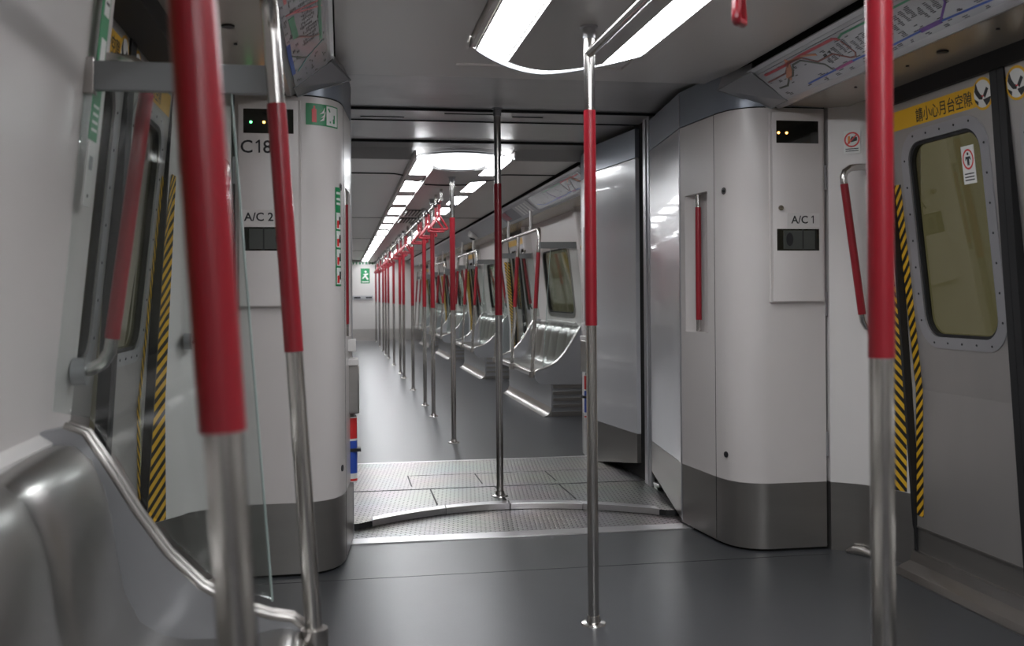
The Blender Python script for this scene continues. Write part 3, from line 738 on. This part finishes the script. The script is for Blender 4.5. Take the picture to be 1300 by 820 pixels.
# ---- overhead rails and straps
def rail(y0, y1, label, posts=()):
    t = thing('overhead_rail', label, 'rail', (0, y0, 2.0))
    mb = MB(); mb.tube([(0, y0, 2.0), (0, y1, 2.0)], .0165, 16); mb.build('rail_tube', POLE, t)
    for y in posts:
        mb = MB(); mb.tube([(0, y, 2.0), (0, y, 2.095)], .013, 12); mb.build('post', POLE, t)
    return t
rail(1.51, 3.44, 'steel overhead rail joining the two poles on the camera side of the gangway')
rail(8.75, 26.35, 'long steel overhead rail running above the poles of the far car', [8.8, 9.3, 11.5, 13.4, 16.2, 18.2, 22.6, 24.8])
def strap(y, label, rz=0, lean=0):
    t = thing('hanging_strap', label, 'strap handle', (0, y, 2.0), 'triangular straps')
    a = [( -.075, -.235), (.075, -.235)]
    top = (0, -.125)
    mb = MB(); pts = []
    tri = [(0, -.120), (-.085, -.245), (.085, -.245)]
    # rounded triangle
    cs = []
    for i in range(3):
        p = Vector(tri[i]); pa = Vector(tri[i - 1]); pb = Vector(tri[(i + 1) % 3])
        d1 = (pa - p).normalized() * .028; d2 = (pb - p).normalized() * .028
        for k in range(6):
            f = k / 5; cs.append((p + d1) * (1 - f) ** 2 + p * 2 * f * (1 - f) + (p + d2) * f * f)
    R = Matrix.Rotation(rz, 3, 'Z') @ Matrix.Rotation(lean, 3, 'Y')
    O = Vector((0, y, 2.0))
    q = [O + R @ Vector((c.x, 0, c.y)) for c in cs]; q.append(q[0]); q.append(q[1])
    mb.tube(q, .0105, 10, cap=False); mb.build('handle_ring', RED, t)
    mb = MB(); mb.loft([[O + R @ Vector((x, yy, z)) for x, yy in ((-.012, -.006), (.012, -.006), (.012, .006), (-.012, .006))] for z in (-.13, -.02)]); mb.build('strap_band', RED, t, smooth=False)
    mb = MB(); mb.tube([O + Vector((0, -.02, 0)), O + Vector((0, .02, 0))], .024, 14); mb.build('clamp', INK, t)
    return t
strap(2.10, 'red triangular strap handle hanging at the top edge, right of the near poles', rz=math.radians(62), lean=math.radians(-12))
sp = None; n = 0
for b in range(4):
    for dy in (9.0, 9.32, 10.05, 10.38, 11.1, 11.45):
        y = dy + 4.6 * b
        if y > 26: break
        lb = 'red triangular strap, %s bay past the gangway, %s in its row' % (ORD[b], ORD[(9.0, 9.32, 10.05, 10.38, 11.1, 11.45).index(dy)])
        if sp is None: sp = strap(y, lb, rz=.15)
        else: copy_thing(sp, (0, y - 9.0, 0), lb)

# ---- benches
def bench_parts(s, y0, y1, label, n=6, group='steel benches'):
    t = thing('bench', label, 'bench', (s * 1.2, (y0 + y1) / 2, 0), group)
    prof = [(1.462, .846), (1.440, .862), (1.408, .858), (1.376, .815), (1.352, .76), (1.338, .70), (1.328, .62), (1.312, .53), (1.285, .465), (1.245, .435), (1.20, .421), (1.12, .418), (1.05, .424), (1.00, .432), (.975, .430), (.958, .418), (.952, .398), (.958, .376), (.975, .362), (1.05, .34), (1.11, .32)]
    e = .045; ya, yb = y0 + e, y1 - e; L = (yb - ya) / n
    rows = []
    NS = 12
    for i in range(n * NS + 1):
        y = ya + (yb - ya) * i / (n * NS); f = (i % NS) / NS
        g = abs(math.sin(math.pi * f)) ** .55       # 0 at the grooves, 1 mid-seat
        r = []
        for k, (q, z) in enumerate(prof):
            kb = max(0, 1 - abs(k - 4) / 5.5) if k <= 9 else 0
            pan = 1 if 8 <= k <= 12 else 0
            dq = .030 * (g - 1) * -1 * kb * -1      # back swells into the room mid-seat
            dz = (-.012 * g * pan) + (.022 * (g - 1) if k <= 2 else 0)
            r.append((s * (q - .044 * g * kb + .022 * kb), y, z + dz))
        rows.append(r)
    mb = MB(); mb.loft(rows, closed=False); mb.build('seat_shell', SEATM, t, sharp=60)
    cap = [(1.49, .872), (1.44, .882), (1.400, .865), (1.350, .785), (1.295, .690), (1.235, .602), (1.165, .528), (1.09, .480), (1.02, .455), (.972, .445), (.948, .425), (.940, .395), (.950, .355), (.985, .320), (1.03, .308), (1.49, .300)]
    for yy in ((y0, y0 + .047), (y1 - .047, y1)):
        mb = MB(); mb.loft([[(s * q, y, z) for q, z in cap] for y in yy]); o = mb.build('end_panel', SEATEND, t, smooth=False)
        mb = MB(); ym = (yy[0] + yy[1]) / 2
        for yq_ in (yy[0] + .006, yy[1] - .006): mb.tube([(s * q, yq_, z + .003) for q, z in cap[1:12]], .0085, 10)
        mb.loft([[(s * q, y, z + .006) for q, z in cap[1:12]] for y in yy], closed=False)
        mb.build('edge_rim', STEEL, o)
    mb = MB(); mb.tube([(s * .966, ya, .398), (s * .966, yb, .398)], .026, 16); mb.build('front_rail', STEEL, t)
    mb = MB(); mb.box(*sorted((s * 1.10, s * 1.47)), y0 + .01, y1 - .01, .04, .345); mb.build('base', KICK if False else SEATEND, t, smooth=False)
    mb = MB(); mb.loft([[(s * 1.10, y, .085), (s * 1.092, y, .06), (s * 1.078, y, .03), (s * 1.05, y, .010), (s * 1.02, y, .001), (s * 1.10, y, .001)] for y in (y0 - .01, y1 + .01)]); mb.build('toe_cove', STEEL, t)
    mb = MB()
    for yy in ((y0 - .004, y0 + .010), (y1 - .010, y1 + .004)):
        for k in range(4): mb.box(*sorted((s * 1.115, s * 1.45)), yy[0], yy[1], .085 + k * .062, .115 + k * .062)
        mb.box(*sorted((s * 1.10, s * 1.47)), yy[0], yy[1], 0.001, .045)
    mb.build('vent_louvres', KICK, t, smooth=False)
    mb = MB(); mb.loft([[(s * 1.462, y, .835), (s * 1.462, y, .850), (s * 1.494, y, .872), (s * 1.494, y, .84)] for y in (y0 + .02, y1 - .02)]); mb.build('back_ledge', WHITE2, t, smooth=False)
    return t
def frame_parts(s, y0, y1, label):
    t = thing('bench_grab_rail', label, 'grab rail', (s * .95, (y0 + y1) / 2, .43), 'bench grab frames')
    X = lambda z: s * (.900 + .062 * z)
    yA, yB, yM = y0 + .06, y1 - .06, (y0 + y1) / 2
    zt = 1.80; r = .075
    pts = [(X(.40), yA, .40), (X(1.0), yA, 1.0), (X(1.5), yA, 1.5)] + [(X(z), y, z) for y, z in [(yA + r - r * math.cos(math.radians(a)), zt - r + r * math.sin(math.radians(a))) for a in range(0, 91, 15)]]
    pts += [(X(zt), yM, zt)] + [(X(z), y, z) for y, z in [(yB - r + r * math.sin(math.radians(a)), zt - r + r * math.cos(math.radians(a))) for a in range(0, 91, 15)]] + [(X(1.5), yB, 1.5), (X(1.0), yB, 1.0), (X(.40), yB, .40)]
    mb = MB(); mb.tube(pts, .0185, 16); mb.build('bent_tube', POLE, t)
    mb = MB(); mb.tube([(X(.40), yM, .40), (X(zt), yM, zt)], .0175, 16); mb.build('middle_pole', POLE, t)
    for y in (yA, yM, yB):
        mb = MB(); mb.tube([(X(1.034), y, 1.034), (X(1.57), y, 1.57)], .0205, 18); mb.build('red_sleeve', RED, t)
        mb = MB(); mb.tube([(X(.395), y, .372), (X(.42), y, .432)], .030, 14); mb.build('foot_clamp', STEEL, t)
    for y in ((yA + yM) / 2 - .1, (yB + yM) / 2 + .1):
        mb = MB(); mb.tube([(X(zt), y, zt), (s * 1.02, y, 2.02)], .015, 12); mb.build('hanger', WHITE2, t)
    return t
def screen_parts(s, y, d, label):
    """glass draught screen at a bench end; d points to the bench"""
    t = thing('draught_screen', label, 'glass screen', (s * 1.2, y, .5), 'glass screens at the bench ends')
    mb = MB(); mb.box(*sorted((s * .995, s * 1.405)), y - .012, y + .012, 1.604, 1.667); mb.build('top_rail', RAILG, t, bevel=.002)
    mb = MB(); mb.box(*sorted((s * 1.385, s * 1.412)), y - .014, y + .020, 1.596, 1.674); mb.build('wall_bracket', STEEL, t, bevel=.003)
    ol = [(1.10, 1.612), (W(1.6) - .003, 1.612), (W(.93) - .003, .91), (1.40, .895), (1.350, .81), (1.295, .715), (1.235, .625), (1.165, .552), (1.09, .505), (1.02, .480)]
    mb = MB(); mb.loft([[(s * q, yy, z) for q, z in ol] for yy in (y - .004, y + .004)]); mb.build('glass_pane', GLASS, t, smooth=False)
    mb = MB(); mb.tube([(s * 1.019, y, .475), (s * 1.099, y, 1.604)], .0028, 8); mb.build('glass_edge', mat('glass_edge', (.35, .42, .40), .15), t)
    return t
def bay(s, y0, y1, where):
    bench_parts(s, y0, y1, 'stainless steel bench of scooped seats, ' + where)
    frame_parts(s, y0, y1, 'grab frame with three red sleeves on the bench, ' + where)
    screen_parts(s, y0 - .012, 1, 'glass screen at the near end of the bench, ' + where)
    screen_parts(s, y1 + .012, -1, 'glass screen at the far end of the bench, ' + where)
bay(-1, DN[1] + .87, DN[0] - .87, 'left beside the camera')
bay(1, DN[1] + .95, DN[0] - .95, 'right, beside the camera')
for k in range(4):
    bay(1, DF[k] + 1.02, DF[k + 1] - 1.02, '%s on the right past the gangway' % ORD[k])
    if k < 2: bay(-1, DF[k] + 1.02, DF[k + 1] - 1.02, '%s on the left past the gangway' % ORD[k])

# ---- grab handles on the door pillars
def handle(s, y, label):
    t = thing('pillar_grab_bar', label, 'grab handle', (s * 1.4, y, 1.0), 'door pillar handles')
    x0, z0, x1, z1 = 1.385, 1.06, 1.305, 1.63
    pts = [(1.46, .985), (1.43, .990), (1.405, 1.005), (1.39, 1.03), (x0, z0), (x1, z1), (1.302, 1.66), (1.310, 1.683), (1.335, 1.70), (1.375, 1.705), (1.42, 1.705)]
    mb = MB(); mb.tube([(s * q, y, z) for q, z in pts], .0155, 16); b = mb.build('bar', POLE, t)
    mb = MB(); mb.tube([(s * x0, y, z0), (s * x1, y, z1)], .0172, 16); mb.build('red_sleeve', RED, t)
    mb = MB(); mb.tube([(s * 1.432, y, 1.705), (s * 1.418, y, 1.705), (s * 1.410, y, 1.705)], [.034, .034, .020], 16); mb.tube([(s * 1.47, y, .985), (s * 1.44, y, .985)], .032, 16); mb.build('rose', SILVER, t)
handle(1, 4.10, 'curved red handle on the pillar between A/C 1 cabinet and right doorway')
handle(-1, 2.45, 'curved red grab handle on the near edge of the left doorway')
handle(-1, 4.10, 'curved grab handle on the far pillar of the left doorway, partly behind a pole')
handle(1, 2.25, 'curved red grab handle on the near edge of the right doorway, outside the picture')
for k in range(3):
    for d in (-1, 1):
        handle(1, DF[k + 1] + d * .92, 'curved red handle, %s pillar of the %s right doorway past the gangway' % ('far' if d > 0 else 'near', ORD[k + 1]))

# ---- route maps and header details
def PM(s):
    o = Vector((s * .899, 0, 2.106)); v = Vector((s * .151, 0, -.121)); vl = v.length
    nn = Vector((-s * .121, 0, -.151)).normalized()
    return lambda a, b, c: o + v * b + Vector((0, a, 0)) + nn * (c)
MC = dict(red=(.55, .06, .08), orange=(.55, .22, .12), brown=(.20, .06, .05), dark=(.08, .09, .07), green=(.03, .26, .12), blue=(.03, .09, .42), mag=(.32, .05, .20), purple=(.14, .05, .30), teal=(.05, .30, .30))
def route_map(s, y0, y1, label, lines, words):
    P = PM(s); t = thing('route_map', label, 'map', P((y0 + y1) / 2, .5, 0), 'route maps above the doors')
    mb = MB(); mb.slab(P, rect(y0, y1, .08, .93), .0, .004); mb.build('map_sheet', MAPBG, t, smooth=False)
    P2 = lambda a, b, c: P(a, b, c)
    for nm, wd, pts in lines:
        # b is a fraction of the slope (.19 m): scale to metres for even ribbon widths
        K = .1935; PP = lambda a, b, c: P(a, b / K, c)
        mb = MB(); mb.ribbon(PP, [(a, b * K) for a, b in pts], wd, .0052, .004); mb.build(nm + '_line', mat('map_' + nm, MC[nm], .35), t, smooth=False)
    rnd = random.Random(int(abs(y0) * 100) + 5); K = .1935; PP = lambda a, b, c: P(a, b / K, c)
    mb = MB()
    for a, b, n, dirn in words:
        for k in range(n):
            x = a + (rnd.random() - .5) * .006; y = b * K + k * .0062
            L = .012 + rnd.random() * .02
            mb.slab(PP, rect(x, x + L, y, y + .0026), .004, .0048)
    o = mb.build('station_names', INK, t, smooth=False); o['kind'] = 'stuff'
rl = [('red', .012, [(4.05, .17), (3.87, .18), (3.72, .14), (3.45, .15), (3.42, .21)]), ('orange', .026, [(3.82, .12), (3.86, .30), (3.92, .48)]), ('orange', .010, [(3.82, .14), (3.70, .17), (3.62, .28)]),
      ('brown', .007, [(4.08, .36), (3.91, .35), (3.83, .18), (3.72, .19), (3.65, .44), (3.53, .43), (3.46, .67), (3.43, .69), (3.41, .61), (3.42, .27)]),
      ('dark', .008, [(4.05, .61), (3.98, .63), (3.92, .48), (3.88, .47), (3.81, .25), (3.74, .24), (3.63, .56), (3.62, .71)]),
      ('green', .008, [(3.42, .20), (3.38, .15), (3.0, .165), (2.7, .165)]), ('blue', .007, [(3.84, .80), (3.6, .77)]), ('mag', .011, [(3.6, .77), (3.47, .75)]), ('blue', .007, [(3.47, .75), (3.38, .75), (3.2, .80), (3.03, .78)]),
      ('purple', .016, [(3.03, .78), (2.92, .77)]), ('purple', .008, [(2.915, .76), (2.83, .50), (2.80, .20)]), ('blue', .007, [(2.92, .77), (2.68, .80), (2.3, .80), (2.1, .6)])]
wr = []
rr = random.Random(3)
for k in range(60): wr.append((2.2 + rr.random() * 1.9, .12 + rr.random() * .72, rr.choice((1, 1, 2, 2)), 0))
for k in range(20): wr.append((3.02 + k * .042 - .25, .25 + (k % 5) * .03, 8, 0))
for k in range(16): wr.append((2.2 + k * .10, .86, 2, 0)); wr.append((2.2 + k * .1, .70, 2, 0))
route_map(1, 2.0, 4.10, 'pale railway network map with coloured lines on the right cove beside the nearest pole', rl, wr)
ll = [('red', .009, [(3.12, .82), (3.16, .47), (3.2, .2)]), ('red', .008, [(3.12, .80), (3.25, .25), (3.28, .15)]), ('green', .022, [(3.18, .75), (3.42, .72)]), ('green', .013, [(3.2, .18), (3.42, .20), (3.67, .21)]),
      ('brown', .008, [(3.41, .72), (3.56, .39), (3.60, .20)]), ('blue', .016, [(3.45, .90), (3.6, .91), (3.88, .90)]), ('teal', .006, [(3.7, .18), (3.78, .56), (3.88, .79)]), ('dark', .006, [(3.62, .86), (3.78, .56)]), ('red', .010, [(3.0, .8), (2.4, .8)])]
route_map(-1, 2.0, 4.12, 'pale railway network map on the left cove, seen past the second red pole', ll, wr)
fl = [(n_, w_, [(2 * G - a, b) for a, b in p]) for n_, w_, p in rl]
route_map(1, 2 * G - 4.1, 2 * G - 2.0, 'railway network map on the right cove just beyond the gangway', fl, [(2 * G - a, b, n_, 0) for a, b, n_, d_ in wr[:60]])
# advert beyond the map
P = PM(1); t = thing('advert_panel', 'dark photo advert with white text strips on the cove beyond the gangway map', 'poster', P(10.3, .5, 0))
mb = MB(); mb.slab(P, rect(9.7, 11.6, .10, .92), 0, .004); mb.build('sheet', mat('ad_grey', (.33, .33, .36), .3), t, smooth=False)
mb = MB(); mb.slab(P, rect(10.55, 11.5, .14, .90), .004, .005); mb.build('photo', mat('ad_dark', (.06, .06, .085), .3), t, smooth=False)
mb = MB()
for k in range(4): mb.slab(P, rect(9.85 + k * .15, 9.93 + k * .15, .18, .86), .004, .005)
mb.build('text_strip', SIGNW, t, smooth=False)
mb = MB(); mb.slab(P, rect(11.05, 11.40, .2, .75), .005, .006); mb.build('red_patch', mat('ad_red', (.25, .04, .06), .4), t, smooth=False)
# housing end caps at the cabinet band
for s, sd in ((1, 'right'), (-1, 'left')):
    P = PM(s)
    mb = MB(); mb.loft([[Vector((s * .82, 4.34, 2.075)), Vector((s * .893, 4.13, 2.117)), P(4.12, .02, .003), P(4.10, .97, .003), Vector((s * 1.035, 4.245, 1.982))],
                        [Vector((s * .85, 4.36, 2.14)), Vector((s * .91, 4.16, 2.16)), P(4.16, .05, -.03), P(4.16, .9, -.03), Vector((s * 1.06, 4.26, 2.05))]])
    struct(mb.build('trim_endcap_' + sd, SILVER, smooth=False))
    mb = MB(); mb.tube([Vector((s * .818, 4.338, 2.074)), Vector((s * .893, 4.128, 2.115)), P(4.118, .02, .004), P(4.098, .97, .004), Vector((s * 1.035, 4.243, 1.980)), Vector((s * .818, 4.338, 2.074))], .003, 6); struct(mb.build('trim_endcapedge_' + sd, RAILG))
    # screws and latch hole in the header panel over the door
    t = thing('header_latch', 'dark round latch and screws in the header panel above the %s doorway' % sd, 'latch', (s * 1.2, 3.2, 1.986))
    for y, r, nm in ((3.42, .006, 'screw'), (3.20, .020, 'latch_disc'), (3.80, .006, 'screw'), (2.9, .006, 'screw')):
        mb = MB(); mb.tube([(s * 1.20, y, 1.9905), (s * 1.20, y, 1.984)], r, 14); mb.build(nm, INK, t)
# red call button on the blue band of the right cabinet
t = thing('indicator_plate', 'grey plate with a red lens on the blue band above the right cabinet', 'indicator', (.85, 4.45, 2.06))
A_ = Vector((.856, 4.40)); B_ = Vector((.8525, 4.53)); 
def PI_(a, b, c): return Vector((.8545 - c - a * .07, 4.53 - a, b))
mb = MB(); mb.slab(lambda a, b, c: Vector((.846 - c - a * .13 * -1, 4.60 - a * 1.0, b)), rrect(0, .12, 2.028, 2.098, .01, 3), -.004, .006); mb.build('plate', RAILG, t)
mb = MB(); mb.slab(lambda a, b, c: Vector((.846 - c - a * .13 * -1, 4.60 - a * 1.0, b)), rect(.02, .10, 2.045, 2.078), .006, .008); mb.build('red_lens', mat('red_lens', (.45, .05, .02), .3), t, smooth=False)

# ---- signs on the left cabinet's rounded corner
def PCOR(s):
    pts = [Vector((s * x, y)) for x, y in PLAN[::-1]] if False else [Vector((s * x, y)) for x, y in PLAN]
    cum = [0]
    for i in range(len(pts) - 1): cum.append(cum[-1] + (pts[i + 1] - pts[i]).length)
    def P(a, b, c):
        a = max(0, min(cum[-1] - 1e-4, a))
        for i in range(len(cum) - 1):
            if a <= cum[i + 1]: break
        f = (a - cum[i]) / (cum[i + 1] - cum[i]); p = pts[i].lerp(pts[i + 1], f); d = (pts[i + 1] - pts[i]).normalized()
        n_ = Vector((d.y, -d.x)) * (-1 if s > 0 else 1)
        if n_.y > 0: n_ = -n_ if abs(n_.y) > .2 else n_
        if n_.dot(Vector((-s * .5, -1))) < 0: n_ = -n_
        q = p + n_ * c; return Vector((q.x, q.y, b))
    return P
PL = PCOR(-1)
def gridslab(mb, P, a0, a1, b0, b1, c0, c1, n=8):
    mb.loft([[P(a0 + (a1 - a0) * k / n, b, c) for k in range(n + 1)] for b, c in ((b0, c1), (b1, c1))], closed=False)
t = thing('fire_equipment_sign', 'green and white fire extinguisher sign on the rounded C 18 cabinet corner', 'sign', (-.95, 4.27, 1.93))
mb = MB(); gridslab(mb, PL, .285, .455, 1.868, 1.958, 0, .002); mb.build('green_field', GREEN, t)
mb = MB(); gridslab(mb, PL, .378, .448, 1.873, 1.953, 0, .003); mb.build('arrow_field', SIGNW, t)
mb = MB(); gridslab(mb, PL, .310, .330, 1.880, 1.935, 0, .003, 2); gridslab(mb, PL, .316, .324, 1.935, 1.948, 0, .003, 2); mb.build('extinguisher_mark', SIGNR, t)
mb = MB()
for (a, b) in ((.345, 1.885), (.350, 1.90), (.345, 1.915)): mb.slab(PL, [(a, b), (a + .02, b + .006), (a + .024, b + .030), (a + .014, b + .014)], .002, .0032)
mb.build('flame_mark', SIGNW, t, smooth=False)
mb = MB(); mb.ribbon(PL, [(.432, 1.942), (.397, 1.888)], .007, .0042, .003) if False else mb.ribbon(PL, [(.390, 1.942), (.425, 1.888)], .007, .0042, .003); mb.ribbon(PL, [(.425, 1.888), (.425, 1.918)], .007, .0042, .003); mb.ribbon(PL, [(.425, 1.888), (.398, 1.888)], .007, .0042, .003); mb.build('arrow', GREEN, t, smooth=False)
t = thing('instruction_sticker', 'tall green sticker with four safety pictures, beside the left recessed handle', 'sticker', (-.86, 4.42, 1.45))
mb = MB(); gridslab(mb, PL, .432, .487, 1.20, 1.62, 0, .002, 4); mb.build('green_field', GREEN, t)
mb = MB()
for k in range(4): gridslab(mb, PL, .438, .481, 1.208 + k * .078, 1.278 + k * .078, 0, .003, 3)
mb.build('picture_field', SIGNW, t)
mb = MB()
for k in range(4): gridslab(mb, PL, .442, .458, 1.213 + k * .078, 1.245 + k * .078, 0, .004, 2)
mb.build('red_figure', SIGNR, t)
mb = MB()
for k in range(4): gridslab(mb, PL, .460, .477, 1.228 + k * .078, 1.262 + k * .078, 0, .004, 2)
mb.build('black_figure', INK, t)
mb = MB()
for b in (1.59, 1.565, 1.545): gridslab(mb, PL, .440, .479, b, b + .010, 0, .003, 3)
mb.build('white_text', SIGNW, t)

# ---- extinguishers in the gangway (left near, right far)
def ext(s, tt, label):
    def Q(x, y, z): return Vector((s * x, y if tt < 0 else 2 * G - y, z))
    t = thing('fire_extinguisher', label, 'fire extinguisher', Q(.80, 4.78, .3))
    def cyl(z0, z1, r, nm, m_, par=None):
        mb = MB(); mb.tube([Q(.823, 4.73, z0), Q(.823, 4.73, z1)], r, 20); return mb.build(nm, m_, par or t)
    cyl(.30, .60, .026, 'cylinder', SIGNW); cyl(.50, .595, .0265, 'red_label', SIGNR); cyl(.34, .49, .0265, 'blue_label', BLUE); cyl(.305, .315, .0265, 'red_band', SIGNR)
    mb = MB(); mb.tube([Q(.823, 4.73, .60), Q(.823, 4.73, .625), Q(.823, 4.73, .66)], [.024, .012, .012], 16); mb.build('neck', POLE, t)
    mb = MB(); bx = [Q(.842, 4.66, 0), Q(.787, 4.83, 0)]
    mb.box(*sorted((bx[0].x, bx[1].x)), *sorted((bx[0].y, bx[1].y)), .62, .84); mb.build('steel_cover', STEEL, t, bevel=.006)
    mb = MB(); mb.box(*sorted((s * .84, s * .79)), *sorted((Q(0, 4.64, 0).y, Q(0, 4.80, 0).y)), .84, .87); mb.box(*sorted((s * .845, s * .80)), *sorted((Q(0, 4.64, 0).y, Q(0, 4.74, 0).y)), .905, .96); mb.build('bracket', WHITE2, t, bevel=.004)
    mb = MB(); mb.box(*sorted((s * .84, s * .78)), *sorted((Q(0, 4.70, 0).y, Q(0, 4.76, 0).y)), .44, .455); mb.build('clip', INK, t, smooth=False)
ext(-1, -1, 'narrow red and blue labelled extinguisher in a steel cover, on the left gangway side')
ext(1, 1, 'narrow red and blue extinguisher in a steel cover, far right of the gangway')

# ---- stickers by the doors
def ring_sticker(P, a, b, label, name='warning_sticker'):
    t = thing(name, label, 'sticker', P(a, b, 0))
    mb = MB(); mb.slab(P, rect(a - .036, a + .036, b - .062, b + .04), .0005, .0015); mb.build('backing', SIGNW, t, smooth=False)
    mb = MB(); mb.holed(P, ell(a, b, .034, .034), ell(a, b, .027, .027), .0022, .0007); mb.ribbon(P, [(a - .02, b - .02), (a + .02, b + .02)], .006, .0024, .0015); mb.build('red_ring', SIGNR, t, smooth=False)
    mb = MB(); mb.slab(P, [(a - .004, b - .012), (a + .022, b - .006), (a + .022, b + .010), (a, b + .014), (a - .008, b + .002)], .0015, .0021)
    for k in range(2): mb.slab(P, rect(a - .028, a + .028, b - .052 + k * .009, b - .048 + k * .009), .0015, .0021)
    mb.build('printed_mark', INK, t, smooth=False)
    mb = MB(); mb.slab(P, rect(a - .018, a - .008, b - .018, b + .016), .0015, .0022); mb.build('orange_mark', mat('orange_print', (.7, .2, .03), .5), t, smooth=False)
def PJ(a, b, c):  # face between the cabinet and the corner of the right pillar
    A_ = Vector((1.335, 4.21)); B_ = Vector((1.412, 4.14)); u_ = (B_ - A_).normalized(); n_ = Vector((-u_.y, u_.x)); n_ = n_ if n_.y < 0 else -n_
    q = A_ + u_ * a + n_ * (c + .002); return Vector((q.x, q.y, b))
ring_sticker(PJ, .062, 1.835, 'round red ringed warning sticker on the pillar above the right grab handle')
# green notice strip and access plate on the left wall beside the doorway
PWL = PW_(-1)
t = thing('notice_strip', 'tall narrow green notice with white panels on the left wall edge by the doorway', 'sticker', (-1.4, 2.3, 1.7))
mb = MB(); mb.slab(PWL, rect(2.305, 2.375, 1.60, 1.95), .0185, .0200); mb.slab(PWL, rect(2.305, 2.375, 1.50, 1.60), .0185, .0200); mb.build('green_field', GREEN, t, smooth=False)
mb = MB(); mb.slab(PWL, rect(2.325, 2.368, 1.775, 1.875), .02, .0206); mb.slab(PWL, rect(2.325, 2.368, 1.655, 1.725), .02, .0206)
for k in range(4): mb.slab(PWL, rect(2.32, 2.365, 1.52 + k * .017, 1.526 + k * .017), .02, .0206)
mb.build('white_panel', SIGNW, t, smooth=False)
mb = MB()
for k in range(3): mb.slab(PWL, rect(2.335, 2.360, 1.84 - k * .02, 1.846 - k * .02), .0206, .0212)
mb.build('small_text', INK, t, smooth=False)
t = thing('access_plate', 'small white access plate with a grey window under the green notice on the left wall', 'access plate', (-1.42, 2.33, 1.43))
mb = MB(); mb.slab(PWL, rrect(2.305, 2.37, 1.355, 1.495, .008, 3), .0185, .0215); mb.build('plate', WHITE2, t, smooth=False)
mb = MB(); mb.slab(PWL, rect(2.325, 2.352, 1.435, 1.465), .0215, .0222); mb.build('window', RAILG, t, smooth=False)
mb = MB(); mb.slab(PWL, ell(2.338, 1.378, .004, .004, 10), .0215, .0225); mb.build('screw', INK, t, smooth=False)
# camera dome in the far car
t = thing('camera_dome', 'small white security camera on the right cove far down the car', 'security camera', (1.0, 14.2, 2.03))
mb = MB(); mb.tube([(1.0, 14.2, 2.06), (.985, 14.2, 2.03), (.975, 14.2, 2.0), (.97, 14.2, 1.98)], [.075, .085, .075, .045], 18); mb.build('housing', WHITE2, t)
mb = MB(); mb.tube([(.97, 14.2, 1.985), (.967, 14.2, 1.965), (.965, 14.2, 1.955)], [.046, .04, .02], 16); mb.build('lens', INK, t)
